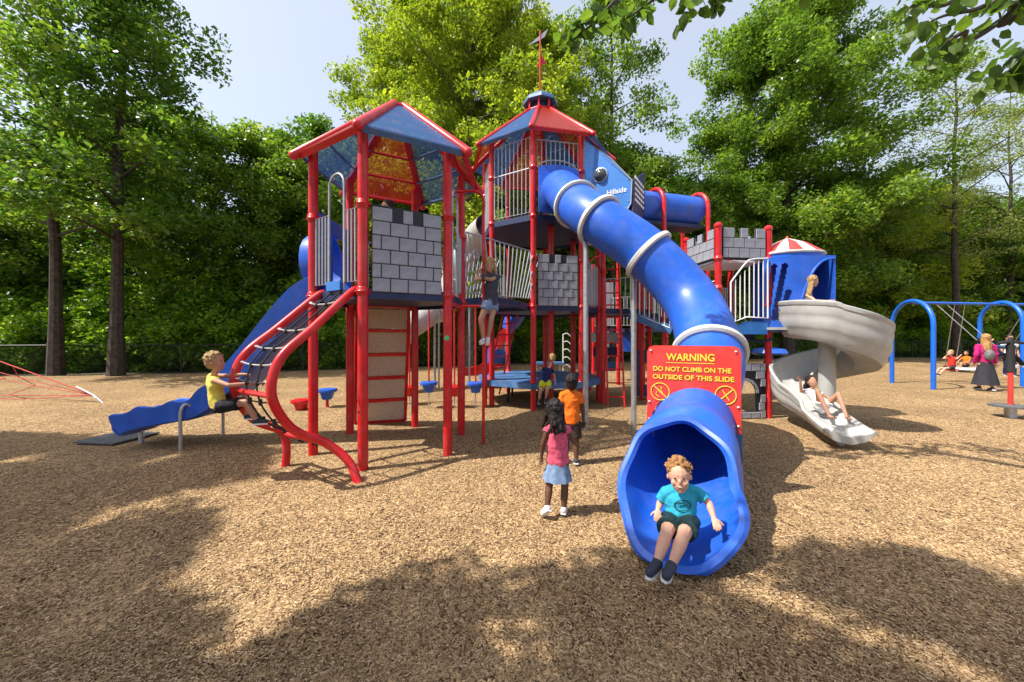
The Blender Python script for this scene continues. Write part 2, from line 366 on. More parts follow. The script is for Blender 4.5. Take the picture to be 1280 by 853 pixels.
def tree_protos(seed, H, R, hb, nl, prof, leafsize, nper, nclump_per, sig, lean=(0, 0), trunk_r=.3, flat=.55, sub=3, bark='bark', leafm='leafmid', up=.35):
    r = random.Random(seed); tb = MB(); C = []
    pts = [Vector((0, 0, -.2))]; 
    k = 9
    for i in range(1, k + 1):
        z = H * .97 * i / k; pts.append(Vector((lean[0] * z / H + r.uniform(-.12, .12) * (i > 2), lean[1] * z / H + r.uniform(-.12, .12) * (i > 2), z)))
    tb.tube(pts, [trunk_r * 1.35] + [trunk_r * (1 - .88 * (i / k) ** 1.1) for i in range(1, k + 1)], 9)
    def tp(z):
        f = max(0, min(k - 1e-4, z / (H * .97) * k)); i = int(f); return pts[i].lerp(pts[i + 1], f - i)
    for i in range(nl):
        f = (i + .5) / nl; z = hb + (H * .95 - hb) * f; a = i * 2.39996 + r.uniform(-.5, .5); L = R * prof(f) * r.uniform(.72, 1.1)
        p0 = tp(z * .93); d = Vector((math.cos(a), math.sin(a), up + .5 * f + r.uniform(-.15, .2))); lp = [p0]
        for q in range(1, 5):
            d2 = d.copy(); d2.z = d.z * (1 - .2 * q); lp.append(lp[-1] + d2.normalized() * L / 4 + Vector((r.uniform(-.1, .1), r.uniform(-.1, .1), 0)) * L * .15)
        r0 = trunk_r * .34 * (1 - .55 * f); tb.tube(lp, [r0, r0 * .75, r0 * .5, r0 * .33, r0 * .12], 5)
        for q in range(nclump_per):
            u = r.uniform(.35, 1.05) * 4; ii = min(3, int(u)); base = lp[ii].lerp(lp[ii + 1], u - ii)
            spread = .28 * L + .35
            e = base + Vector((r.gauss(0, 1), r.gauss(0, 1), r.gauss(0, .55))) * spread * .55
            C.append(e)
            if q % sub == 0: tb.tube([base, base.lerp(e, .5) + Vector((0, 0, .08)), e], [r0 * .28, r0 * .2, .01], 4)
    C = np.array([tuple(c) for c in C]); V, Fq = leaves(C, nper, sig, leafsize, seed, flat)
    lm = fast_mesh('crown', V, Fq, 4); lm.materials.append(M[leafm])
    tm = tb.mesh('trunk'); tm.materials.append(M[bark]); return tm, lm
dome = lambda f: math.sqrt(max(.05, 1 - (f * 1.0) ** 2)) * .98 + .05
egg = lambda f: (math.sin(math.pi * min(1, .2 + f * .8)) ** .6) * .95 + .1
cone = lambda f: 1.0 - .78 * f
PR = {}
PR['tall'] = tree_protos(1, 23, 4.3, 5.5, 34, cone, lean=(1.3, .3), leafsize=.2, nper=110, nclump_per=6, sig=.5, trunk_r=.23, leafm='leafdark')
PR['tall2'] = tree_protos(12, 24, 4.2, 6.0, 32, egg, .2, 110, 6, .5, trunk_r=.22, leafm='leafmid')
PR['round'] = tree_protos(2, 15, 4.6, 2.4, 30, egg, .2, 140, 7, .46, trunk_r=.16, flat=.75, leafm='leafmid')
PR['round2'] = tree_protos(3, 14, 4.8, 1.8, 30, dome, .21, 140, 7, .48, trunk_r=.16, flat=.75, leafm='leafdark')
PR['bright'] = tree_protos(4, 25, 5.2, 3.0, 60, egg, .19, 200, 11, .5, trunk_r=.28, leafm='leafbright', bark='barkpale')
PR['oak'] = tree_protos(5, 31, 7.4, 5.0, 56, egg, .24, 260, 12, .62, trunk_r=.4, flat=.85, leafm='leafmid')
PR['pale'] = tree_protos(6, 24, 6.0, 7.0, 22, egg, .15, 100, 8, .6, trunk_r=.22, flat=.35, leafm='leafpale', sub=1, up=.7)
TREES = 'trees of the wood behind the fence'
def tree(kind, px, Y, s=1, rz=0, label='', sz=None, group=TREES, name='broadleaf_tree', leafm=None):
    tm, lm = PR[kind]; x = (px - 640) * Y / F
    t = thing(name, label, 'tree', (x, Y, -.03), group)
    for nme, me in (('trunk', tm), ('crown', lm)):
        o = bpy.data.objects.new(nme, me); COL.objects.link(o); o.parent = t
        if leafm and nme == 'crown':
            o.material_slots[0].link = 'OBJECT'; o.material_slots[0].material = M[leafm]
    t.scale = (s, s, sz or s); t.rotation_euler = (0, 0, rz); return t
tree('tall2', 70, 15.6, 1.0, .3, 'tall dark tree with slim trunk at the far left edge behind the fence', name='tall_tree')
tree('tall', 145, 15.4, 1.0, 2.0, 'tall dark trunked tree left of the wavy blue slide, crown against the sky', sz=.98, name='tall_tree')
tree('bright', 588, 20, .9, 2.9, 'big bright yellow green tree rising behind the two roofed towers', name='bright_tree', sz=1.02)
tree('bright', 520, 24, .85, 5.0, 'second yellow green tree behind the ridge of the left tower roof', name='bright_tree', sz=1.0)
tree('bright', 668, 25, .85, 1.0, 'third yellow green tree behind the cupola of the right tower', name='bright_tree', sz=1.0)
tree('tall2', 765, 23.5, .92, 1.1, 'tall slender tree right of the mast on the tower roof', sz=1.08, name='slender_tree')
tree('oak', 985, 27.5, .92, .4, 'very tall broad oak whose crown fills the sky above the castle turret', name='oak_tree')
tree('pale', 1195, 27, 1.0, .2, 'tall airy pale tree with leaning trunk behind the blue swing set', name='locust_tree')
tree('pale', 1262, 30.5, .95, 2.5, 'second airy pale tree close to the right edge of the picture', name='locust_tree')
tree('round', 1110, 31, 1.08, 1.0, 'yellow green bushy tree between the oak and the airy pale tree', leafm='leafbright', name='bushy_tree')
tree('round', 385, 23, .92, 2.2, 'grey green tree right behind the ridge of the first red roof', leafm='leafmid', name='bushy_tree')
LM = [(-60, 'beyond the left edge'), (20, 'above the red rope pyramid'), (95, 'between the two tall dark trunks at the left'), (160, 'just right of the second dark trunk'), (225, 'above the boy in yellow'), (290, 'above the curved red climber pipe'),
      (340, 'left of the first red tower'), (385, 'behind the blue slide hood'), (435, 'inside the frame of the left tower'), (480, 'behind the left brick panel'), (560, 'behind the gap between both towers'), (640, 'behind the railed bridge'), (700, 'behind the right brick panel'), (745, 'behind the upper end of the tube slide'),
      (815, 'behind the high crawl tube'), (860, 'above the bend of the tube slide'), (905, 'behind the left turret parapet'), (940, 'behind the dark turret parapet'), (1000, 'behind the striped canopy'), (1045, 'right of the striped canopy'), (1085, 'above the spiral slide'), (1115, 'above the left swing arch'), (1150, 'above the swing beam'), (1165, 'behind the hanging swing chains'),
      (1212, 'above the woman in magenta'), (1232, 'above the right swing arch'), (1290, 'at the right edge'), (1330, 'past the right edge'), (1400, 'far past the right edge')]
def where(px, w, kind='tree'): return w + ' bushy ' + kind + ' in the wood, ' + min(LM, key=lambda q: abs(q[0] - px))[1]
fill = [(-60, 22, .95, 'round'), (20, 23, 1.05, 'round2'), (105, 21, 1.05, 'round'), (190, 24, 1.2, 'round2'), (262, 21.5, 1.0, 'round'),
        (335, 24.5, 1.13, 'round'), (410, 27, 1.2, 'round2'), (450, 25, 1.1, 'round'), (480, 23, 1.0, 'round'), (640, 26, 1.2, 'round2'), (700, 24, 1.0, 'round'), (745, 27, 1.15, 'round2'),
        (815, 26, .95, 'round'), (860, 28.5, 1.1, 'round2'), (905, 27, .9, 'round'), (1045, 32, 1.15, 'round2'), (1085, 35, 1.2, 'round'), (1160, 34, 1.1, 'round2'), (1150, 40, 1.3, 'round'), (1230, 38, 1.2, 'round2'), (1215, 33, .95, 'round'), (1290, 34, 1.1, 'round'),
        (1330, 32, 1.1, 'round2'), (1000, 36, 1.1, 'round'), (940, 34, 1.1, 'round'), (560, 30, 1.2, 'round2'), (-110, 18, 1.0, 'round2'), (1400, 31, 1.2, 'round')]
for i, (px, Y, s, k) in enumerate(fill):
    tree(k, px, Y, s, i * 1.7, where(px, 'taller' if s > 1.08 else 'smaller' if s < 1 else 'leafy') , sz=s * (1 + .06 * math.sin(i * 2.3)), name='bushy_tree')
# understory shrubs right behind the fence
def shrub_proto(seed, H, R):
    r = random.Random(seed); tb = MB(); C = []
    for i in range(9):
        a = i * 2.4; L = R * r.uniform(.4, .9); e = Vector((math.cos(a) * L, math.sin(a) * L, H * r.uniform(.45, .95)))
        tb.tube([(0, 0, -.1), e * .5 + Vector((0, 0, .15)), e], [.035, .025, .008], 4)
        for q in range(9): C.append(Vector((0, 0, .3)).lerp(e, r.uniform(.25, 1)) + Vector((r.gauss(0, .35), r.gauss(0, .35), r.gauss(0, .3))))
    for i in range(30): a = r.random() * 6.28; C.append(Vector((math.cos(a) * R * .8 * r.random(), math.sin(a) * R * .8 * r.random(), r.uniform(.15, H * .5))))
    C = np.array([tuple(c) for c in C]); V, Fq = leaves(C, 130, .36, .17, seed, .7)
    V[:, 2] = np.maximum(V[:, 2], 0.0)
    lm = fast_mesh('foliage', V, Fq, 4); lm.materials.append(M['leafshrub']); tm = tb.mesh('stem'); tm.materials.append(M['bark']); return tm, lm
SH = [shrub_proto(21, 3.0, 1.5), shrub_proto(22, 3.6, 1.7), shrub_proto(23, 2.4, 1.6)]
for row, (dy, n, sc) in enumerate(((2.4, 46, .95), (4.2, 38, 1.45))):
    for i in range(n):
        if not -70 < 640 + (-30 + 78 * (i + .5) / n) * F / (fy(-30 + 78 * (i + .5) / n) + dy) < 1400: continue
        x = -30 + 78 * (i + .5 * (row % 2)) / n + random.uniform(-.4, .4); tm, lm = SH[(i * 2 + row) % 3]
        t = thing('wild_shrub', ('low shrub close behind the fence, ' if row == 0 else 'bigger shrub behind the fence, ') + min(LM, key=lambda q: abs(q[0] - (640 + x * F / (fy(x) + dy))))[1], 'shrub', (x, fy(x) + dy + random.uniform(-.3, .4), -.03), 'wild shrubs along the fence')
        for nme, me in (('stem', tm), ('foliage', lm)):
            o = bpy.data.objects.new(nme, me); COL.objects.link(o); o.parent = t
        s = sc * random.uniform(.85, 1.2); t.scale = (s, s, s); t.rotation_euler = (0, 0, random.random() * 6.28)
_by = {}
for o in COL.objects:
    if o.name.startswith('wild_shrub'): _by.setdefault(o['label'], []).append(o)
for k_, v_ in _by.items():
    if len(v_) in (3, 4):
        v_.sort(key=lambda o: o.location.x / o.location.y)
        for o, w_ in zip(v_, ('leftmost', 'middle', 'rightmost') if len(v_) == 3 else ('first', 'second', 'third', 'fourth')): o['label'] = w_ + ' ' + k_
    if len(v_) == 2:
        v_.sort(key=lambda o: o.location.x / o.location.y)
        for o, w_ in zip(v_, ('left', 'right')): o['label'] = w_ + ' ' + k_
# deep wood behind
C = []
r_ = random.Random(9)
for i in range(2000):
    x = r_.uniform(-60, 95); C.append((x, fy(max(-55, min(75, x))) + r_.uniform(14, 22), r_.uniform(0, 11.5) * (1 - .25 * math.sin(x * .35) ** 2)))
V, Fq = leaves(C, 34, 1.1, .5, 31, .8)
me = fast_mesh('deep_wood', V, Fq, 4); me.materials.append(M['leafdark'])
o = bpy.data.objects.new('deep_wood', me); COL.objects.link(o); tag(o, 'dense mass of foliage deep in the wood behind the trees', 'woodland', None, 'stuff')

# chain link fence along the far edge
fr = thing('chain_link_fence', 'low black chain link fence along the edge of the wood', 'fence', (-20, fy(-20) + .5, 0))
xs_ = np.arange(-34, 46, 2.4); pm = None
top = MB(); top.tube([(x, fy(x) + .5, 1.25) for x in np.arange(-34, 46.1, 2.4)], .025, 6); top.build('top_rail', 'fence', fr)
p_ = MB(); p_.cyl((0, 0, -.05), (0, 0, 1.3), .032, 8); p_.cap((0, 0, 1.3), (0, 0, 1.31), .036, .02, 8); pm = p_.mesh('fence_post'); pm.materials.append(M['fence'])
for x in xs_: inst(pm, 'post', fr, Matrix.Translation((x, fy(x) + .5, 0)))
wm = MB(); 
for a, b_ in zip(xs_[:-1], xs_[1:]):
    A = Vector((a, fy(a) + .5, 0)); B = Vector((b_, fy(b_) + .5, 0)); n = 20
    for sgn in (0, 1):
        for k in range(-10, n):
            u0, u1, z0, z1 = k / n, (k + 10) / n, .05, 1.22
            if u0 < 0: z0 = .05 + 1.17 * (-u0 * n / 10); u0 = 0
            if u1 > 1: z1 = 1.22 - 1.17 * ((u1 - 1) * n / 10); u1 = 1
            P0, P1 = A.lerp(B, u0), A.lerp(B, u1)
            if sgn: P0, P1 = B.lerp(A, u0), B.lerp(A, u1)
            wm.tube([P0 + UP * z0, P1 + UP * z1], .0035, 3, cap=False)
o = wm.build('wire_mesh', 'fence', fr, False); o['kind'] = 'stuff'

# the shade trees that stand beside and behind the viewer; their low twigs hang into the top of the view
def poly_in(x, y, poly):
    c = False; j = len(poly) - 1
    for i in range(len(poly)):
        xi, yi = poly[i]; xj, yj = poly[j]
        if (yi > y) != (yj > y) and x < (xj - xi) * (y - yi) / (yj - yi) + xi: c = not c
        j = i
    return c
def big_leaf(b, p, t, nrm, L):
    s_ = nrm.cross(t).normalized(); w = L * .36
    pts = [p, p + t * L * .28 + s_ * w, p + t * L * .62 + s_ * w * .85, p + t * L, p + t * L * .62 - s_ * w * .85, p + t * L * .28 - s_ * w, p + t * L * .5 - nrm * L * .07]
    b.add(pts, [(0, 1, 6), (1, 2, 6), (2, 3, 6), (3, 4, 6), (4, 5, 6), (5, 0, 6)])
def shade_tree(base, label, foot, zr, N, seed, density):
    """foot: clump targets (x, y) for the shade of the crown on the ground"""
    r = random.Random(seed); t = thing('shade_tree', label, 'tree', base, 'shade trees round the viewer')
    tb = MB(); hub = Vector(base) + Vector((0, 0, zr[0] * .62)); tb.tube([base, Vector(base).lerp(hub, .5) + Vector((.08, 0, 0)), hub], [.34, .27, .22], 10)
    C = []
    for x, y in foot:
        z = r.uniform(*zr); c = Vector((x, y, 0)) + to_sun * (z / to_sun.z); C.append(c)
    order = sorted(range(len(C)), key=lambda i: math.atan2(C[i].y - hub.y, C[i].x - hub.x)); k = 9
    for g_ in range(0, len(order), max(1, len(order) // k)):
        grp = [C[i] for i in order[g_:g_ + max(1, len(order) // k)]]; cen = sum(grp, Vector()) / len(grp)
        tb.tube([hub - UP * .3, hub.lerp(cen, .5) + UP * .5, cen], [.13, .09, .03], 6)
        for c in grp:
            q = hub.lerp(cen, .8) if (c - cen).length > 1.2 else cen
            tb.tube([q, q.lerp(c, .5) + UP * .1, c], [.03, .02, .006], 4)
    tb.build('trunk', 'bark', t)
    V, Fq = leaves([tuple(c) for c in C], N, .27, .14, seed, .8)
    V = V - np.array(base)[None]
    lm = fast_mesh('crown', V, Fq, 4); lm.materials.append(M['leafdark']); o = bpy.data.objects.new('crown', lm); COL.objects.link(o); o.parent = t
    return t
def gp(l): return [(G(x, y).x, G(x, y).y) for x, y in l]
SA = gp([(185, 745), (240, 700), (262, 652), (320, 610), (352, 566), (250, 552), (120, 548), (-60, 541), (-420, 560), (-500, 700), (-400, 853), (185, 853)])
SB = gp([(120, 900), (185, 745), (320, 712), (400, 725), (435, 740), (480, 730), (550, 705), (640, 697), (705, 684), (790, 692), (950, 712), (1000, 690), (1090, 685), (1155, 695), (1205, 720), (1285, 768), (1420, 853), (1420, 1100), (120, 1100)])
SC_ = gp([(1205, 712), (1290, 703), (1290, 738), (1230, 738)])
HOLES = [(gx.x, gx.y, rr) for gx, rr in ((G(345, 782), .14), (G(265, 815), .15), (G(665, 822), .12), (G(1030, 772), .16), (G(710, 708), .08), (G(1180, 835), .18), (G(580, 800), .1), (G(150, 640), .2), (G(60, 610), .16), (G(240, 620), .2), (G(30, 575), .25), (G(200, 575), .2))]
def targets(poly, n, seed, back=None):
    r = random.Random(seed); xs = [p[0] for p in poly]; ys = [p[1] for p in poly]; out = []
    while len(out) < n:
        x, y = r.uniform(min(xs), max(xs)), r.uniform(min(ys), max(ys))
        if not poly_in(x, y, poly): continue
        if any((x - a) ** 2 + (y - b) ** 2 < (c + .30) ** 2 for a, b, c in HOLES): continue
        out.append((x, y))
    return out
def inset(poly, d):
    cx = sum(p[0] for p in poly) / len(poly); cy = sum(p[1] for p in poly) / len(poly); out = []
    for x, y in poly:
        l_ = math.hypot(x - cx, y - cy); out.append((cx + (x - cx) * (1 - d / l_), cy + (y - cy) * (1 - d / l_)))
    return out
SBb = [(-3, -3.5), (-3, 2.2)] + SB[1:-2] + [(5.2, .5), (5.2, -3.5)]
fb = targets([(x, y - .24) for x, y in SBb], 1150, 3)
fb = [p for p in fb if p[1] < 9]
shade_tree((-6.5, -3.5, 0), 'shade tree behind the viewer whose crown darkens the foreground mulch', fb, (7.2, 9.5), 130, 41, 1)
fa = targets([(x - .32, y - .1) for x, y in SA], 950, 4)
shade_tree((-12.5, -1.0, 0), 'shade tree left of the viewer that throws dappled shade at the left', fa, (8.5, 11), 110, 42, 1)
# low twigs with broad leaves at the top right and top middle
def twig_tree(base, label, hub, twigs, seed, L0):
    r = random.Random(seed); t = thing('overhanging_tree', label, 'tree', base, 'shade trees round the viewer')
    tb = MB(); tb.tube([base, Vector(base).lerp(Vector(hub), .5), hub], [.3, .2, .1], 9); tb.build('trunk', 'bark', t)
    for tw in twigs:
        br = MB(); pts = spline([Vector(hub)] + [Vector(p) for p in tw], 8); k = len(pts)
        br.tube(pts, [.03 * (1 - i / k) + .004 for i in range(k)], 6); b = br.build('leafy_branch', 'twig', t); lf = MB()
        for i in range(int(k * .35), k):
            for q in range(2 if i > k * .55 else 1):
                p = pts[i] + Vector((r.gauss(0, .06), r.gauss(0, .06), r.gauss(0, .04)))
                d = Vector((r.gauss(0, .6), r.gauss(0, .5), -.55 + r.gauss(0, .35))).normalized(); nn = Vector((r.gauss(0, .6), r.gauss(0, .6), 1)).normalized()
                nn = (nn - d * nn.dot(d)).normalized(); big_leaf(lf, p, d, nn, L0 * r.uniform(.6, 1.25))
        lf.build('foliage', 'leafnear', b, False)
    return t
twig_tree((9.5, -.5, 0), 'tree at the right whose leafy twigs hang into the top right corner', (6.5, 2.0, 6.2), [
    [W(1290, -30, 3.2), W(1230, 8, 3.2), W(1180, 20, 3.2), W(1150, 35, 3.2)], [W(1260, 20, 3.3), W(1205, 40, 3.2), W(1175, 62, 3.2), W(1160, 80, 3.2)],
    [W(1330, 60, 2.7), W(1285, 62, 2.6), W(1260, 78, 2.6), W(1245, 100, 2.6)], [W(1340, 70, 2.8), W(1300, 80, 2.7), W(1275, 90, 2.6), W(1262, 92, 2.6)],
    [W(1300, 0, 3.0), W(1270, 5, 3.0), W(1248, 12, 3.0)], [W(1230, -20, 3.6), W(1160, -5, 3.6), W(1130, 15, 3.6)]], 51, .125)
twig_tree((3.0, -2.5, 0), 'tree behind the viewer whose dark twigs hang into the top middle of the view', (2.6, 2.0, 7.0), [
    [W(800, -60, 4.4), W(770, -8, 4.3), W(740, 22, 4.2), W(700, 48, 4.2)], [W(800, -40, 4.4), W(765, 5, 4.2), W(735, 35, 4.2), W(712, 55, 4.2)],
    [W(860, -50, 4.2), W(830, -12, 4.2), W(800, 12, 4.1), W(775, 28, 4.0)], [W(900, -60, 4.3), W(885, -20, 4.2), W(868, 5, 4.1), W(858, 22, 4.1)],
    [W(960, -60, 4.3), W(985, -25, 4.2), W(1010, -5, 4.2)], [W(920, -60, 4.3), W(905, -15, 4.2), W(893, 8, 4.2)]], 52, .15)
# ================================================================ play structure helpers
def ngon(c, R, a0, n): return [Vector((c[0] + R * math.cos(math.radians(a0 + 360 / n * k)), c[1] + R * math.sin(math.radians(a0 + 360 / n * k)), 0)) for k in range(n)]
def Z(p, z): return Vector((p[0], p[1], z))
def post(parent, p, z1, collars=(), r=.063, capm=True, m='red', z0=-.05):
    b = MB(); b.tube([Z(p, z0), Z(p, z1)], r, 16)
    o = b.build('post', m, parent)
    for z in collars:
        c = MB(); c.tube([Z(p, z - .055), Z(p, z - .045), Z(p, z - .012), Z(p, z), Z(p, z + .012), Z(p, z + .045), Z(p, z + .055)], [r + .004, r + .012, r + .013, r + .022, r + .013, r + .012, r + .004], 16)
        for a in (0, math.pi): c.cyl(Z(p, z) + Vector((math.cos(a) * (r + .01), math.sin(a) * (r + .01), 0)), Z(p, z) + Vector((math.cos(a) * (r + .035), math.sin(a) * (r + .035), 0)), .012, 6)
        c.build('collar', m, o)
    if capm:
        c = MB(); c.tube([Z(p, z1 - .03), Z(p, z1 - .028), Z(p, z1 + .01), Z(p, z1 + .045), Z(p, z1 + .065)], [r + .002, r + .016, r + .016, r * .8, r * .25], 16); c.build('post_cap', m, o)
    return o
_bars = {}
def bar_mesh(L, r, m):
    k = (round(L, 3), r, m)
    if k not in _bars:
        b = MB(); b.tube([(0, 0, 0), (0, 0, L)], r, 8); me = b.mesh('bar'); me.materials.append(M[m]); _bars[k] = me
    return _bars[k]
def railing(parent, P, Q, z0, z1, n, m='rail', r=.0125, a=0.0, b_=1.0, dz=0, fan=0, mid=None, inset=.08):
    P = Z(P, 0); Q = Z(Q, 0); d = (Q - P); L = d.length; d.normalize(); p = P + d * (inset if a == 0 else L * a); q = Q - d * (inset if b_ == 1 else L * (1 - b_))
    f = MB(); f.tube([Z(p, z0), Z(p, z1), Z(q, z1 + dz), Z(q, z0 + dz)], r * 1.25, 8, closed=True)
    if mid is not None: f.cyl(Z(p, mid), Z(q, mid + dz), r * 1.1, 8)
    o = f.build('railing', m, parent)
    for i in range(1, n + 1):
        u = i / (n + 1); x = p.lerp(q, u); z = z0 + dz * u
        lean = fan * (u - .5); top = x + d * lean + UP * (z1 - z0); v = Vector((top.x - x.x, top.y - x.y, z1 - z0)); me = bar_mesh(v.length, r, m)
        w = v.normalized(); ux = Vector((-d.y, d.x, 0)); inst(me, 'bar', o, frame(Z(x, z), ux, w.cross(ux), w))
    return o
_bk = {}
def brick_mesh(w, h, t=.018, m='brick'):
    k = (round(w, 3), round(h, 3), t, m)
    if k not in _bk:
        b = MB(); c = min(.006, w / 6); X, Y_ = w / 2, h / 2
        vs = [(-X, 0, -Y_), (X, 0, -Y_), (X, 0, Y_), (-X, 0, Y_), (-X, -t + c, -Y_), (X, -t + c, -Y_), (X, -t + c, Y_), (-X, -t + c, Y_), (-X + c, -t, -Y_ + c), (X - c, -t, -Y_ + c), (X - c, -t, Y_ - c), (-X + c, -t, Y_ - c)]
        fs = [(0, 1, 2, 3)]
        for o in (0, 4):
            for i in range(4): fs.append((o + i, o + (i + 1) % 4, o + 4 + (i + 1) % 4, o + 4 + i))
        fs.append((8, 9, 10, 11)); b.add(vs, fs); me = b.mesh('brick', smooth=False); me.materials.append(M[m]); _bk[k] = me
    return _bk[k]
def bricks(parent, org, ux, uy, rects, t=.018):
    """rects: (u0, v0, u1, v1) in metres on the panel; uy points into the panel"""
    for (u0, v0, u1, v1) in rects:
        g_ = .006; me = brick_mesh(u1 - u0 - 2 * g_, v1 - v0 - 2 * g_, t)
        inst(me, 'brick', parent, frame(org + ux * ((u0 + u1) / 2) + UP * ((v0 + v1) / 2), ux, uy, UP))
def running(Wd, H, rows, bw, v0=0, start=0):
    out = []; h = (H - v0) / rows
    for r in range(rows):
        u = 0 if (r + start) % 2 == 0 else -bw / 2
        while u < Wd - .01:
            a, b = max(0, u), min(Wd, u + bw)
            if b - a > .04: out.append((a, v0 + r * h, b, v0 + (r + 1) * h))
            u += bw
    return out
def castle_panel(parent, P, Q, z0, z1, out, rows=6, bw=.235, offs=.03, inset=.1, top_slots=True, label=None):
    P = Z(P, 0); Q = Z(Q, 0); ux = (Q - P).normalized(); L = (Q - P).length - 2 * inset; uy = -Vector(out).normalized()
    org = Z(P + ux * inset, z0) - uy * offs; H = z1 - z0; b = MB(); c = .05
    ol = [(0 + c, 0), (L - c, 0), (L, c), (L, H), (0, H), (0, c)]
    b.prism([org + ux * x + UP * y for x, y in ol], uy * .02); o = b.build('castle_panel', 'brickback', parent, False, label)
    h = H / rows; bw = L / round(L / bw); rc = running(L, H - h, rows - 1, bw, 0, 0)
    if top_slots:
        s_ = L / 8; rc += [(0, H - h, s_ * 2.25, H), (s_ * 3.4, H - h, s_ * 4.6, H), (s_ * 5.75, H - h, L, H)]
    else: rc += running(L, H, rows, bw)[-int(L / bw) - 1:]
    bricks(o, org, ux, uy, rc); return o
def deck(parent, pts, z, m='navy', t=.07, shrink=.0, plates=True, name='deck'):
    c = sum(pts, Vector()) / len(pts); P = [Z(p + (c - p).normalized() * shrink, z) for p in pts]
    b = MB(); b.prism([p - UP * t for p in P], (0, 0, t)); o = b.build(name, m, parent, False)
    l = MB()
    for p, q in zip(P, P[1:] + P[:1]):
        d = (q - p).normalized(); n = Vector((d.y, -d.x, 0)); 
        if n.dot(c - p) > 0: n = -n
        l.box((p + q) / 2 + n * .012 - UP * .06, ((q - p).length - .14, .02, .13), (d, n, UP))
    l.build('deck_edge', m, o, False); return o
def arch_loop(parent, A, B, z0, z1, m='galv', r=.016, name='hand_loop'):
    A = Z(A, 0); B = Z(B, 0); c = (A + B) / 2; R = (B - A).length / 2; d = (B - A).normalized(); pts = [Z(A, z0)]
    for i in range(13): th = math.pi * (1 - i / 12); pts.append(Z(c + d * R * math.cos(th), z1 - R + R * math.sin(th)))
    pts.append(Z(B, z0)); b = MB(); b.tube(pts, r, 10); return b.build(name, m, parent)
def roof(parent, c, n, a0, R, ze, rt, zt, cols, rib_r=.05, nslat=3):
    ro = None; e = [Z(p, ze) for p in ngon(c, R, a0, n)]; t = [Z(p, zt) for p in ngon(c, rt, a0, n)]
    b = MB(); b.tube([p for p in t], rib_r * .7, 8, closed=True); ro = b.build('roof', 'red', parent)
    for i in range(n):
        p = e[i]; q = t[i]; d = (q - p).normalized(); m = MB(); m.cap(p - d * .06, q + d * .04, rib_r * 1.15, rib_r, 12, 4)
        rb = m.build('roof_ridge', 'red', ro)
        k = (i + 1) % n; col = cols[i % len(cols)]; pm = 'proofblue' if col == 'blue' else 'proofred'; fm = 'deckblue' if col == 'blue' else 'red'
        nrm = (e[k] - e[i]).cross(t[i] - e[i]).normalized()
        if nrm.z < 0: nrm = -nrm
        s_ = MB(); s_.prism([e[i] - nrm * .0, e[k], t[k], t[i]], nrm * .008); s_.build('roof_panel', pm, ro, False)
        for j in range(nslat + 1):
            u = j / (nslat + .6); A, B = e[i].lerp(t[i], u), e[k].lerp(t[k], u); dd = (B - A).normalized(); A = A + dd * rib_r * .6; B = B - dd * rib_r * .6
            up = nrm; s2 = MB(); hh = .075 if j == 0 else .05
            s2.box((A + B) / 2 - up * (hh / 2 + .002), ((B - A).length, .035 if j == 0 else .03, hh), (dd, up.cross(dd), up)); s2.build('roof_slat' if j else 'eave_trim', fm, ro, False)
    return ro
RED_UP = (2.2,)

# ================================================================ hexagonal tower (left)
C1 = (-1.81, 5.70); H6 = ngon(C1, 1.09, -92, 6); A_, B_, C_, F_, E_, D_ = H6      # A front, then counter clockwise
ZD = 2.24
t1 = thing('hexagonal_tower', 'left six sided climbing tower with red posts and blue and red open roof', 'play tower', (C1[0], C1[1], 0))
for p in H6: post(t1, p, 4.3, (ZD - .04, 3.28), capm=False)
deck(t1, H6, ZD)
roof(t1, (C1[0] + .06, C1[1]), 6, -92, 1.33, 4.14, .17, 5.1, ['blue', 'red', 'blue', 'red', 'blue', 'red'], .055, 3)
castle_panel(t1, A_, B_, ZD - .04, ZD + 1.03, (.47, -.88, 0), label='grey castle brick panel on the front face')
b = MB(); b.tube([Z(A_, 3.29), Z(B_, 3.27)], .017, 8); b.build('top_rail', 'brickback', t1)
railing(t1, D_, A_, ZD + .1, ZD + 1.02, 3, b_=.34); railing(t1, D_, A_, ZD + .1, ZD + 1.02, 3, a=.66)
arch_loop(t1, D_.lerp(A_, .35), D_.lerp(A_, .65), ZD, 3.78)
b = MB(); b.box(Z(D_.lerp(A_, .5), ZD + .06) + Vector((-.02, -.035, 0)), (.3, .03, .12), ((A_ - D_).normalized(), (A_ - D_).normalized().cross(UP), UP)); b.build('threshold_plate', 'skyblue', t1, False)
railing(t1, B_, C_, ZD + .1, ZD + 1.02, 2, b_=.3); railing(t1, B_, C_, ZD + .1, ZD + 1.02, 2, a=.72)
arch_loop(t1, B_.lerp(C_, .3), B_.lerp(C_, .68), ZD, 3.84)
railing(t1, F_, E_, ZD + .1, ZD + 1.02, 8)
b = MB(); b.cyl(Z(B_, 1.62) + Vector((.0, -.063, 0)), Z(B_, 1.62) + Vector((0, -.07, 0)), .035, 14); b.build('round_sticker', 'green', t1, False)
b = MB(); b.tube([Z(H6[1], 2.12), Z(H6[2], 2.12) ], .03, 10); b.build('lower_rail', 'red', t1)

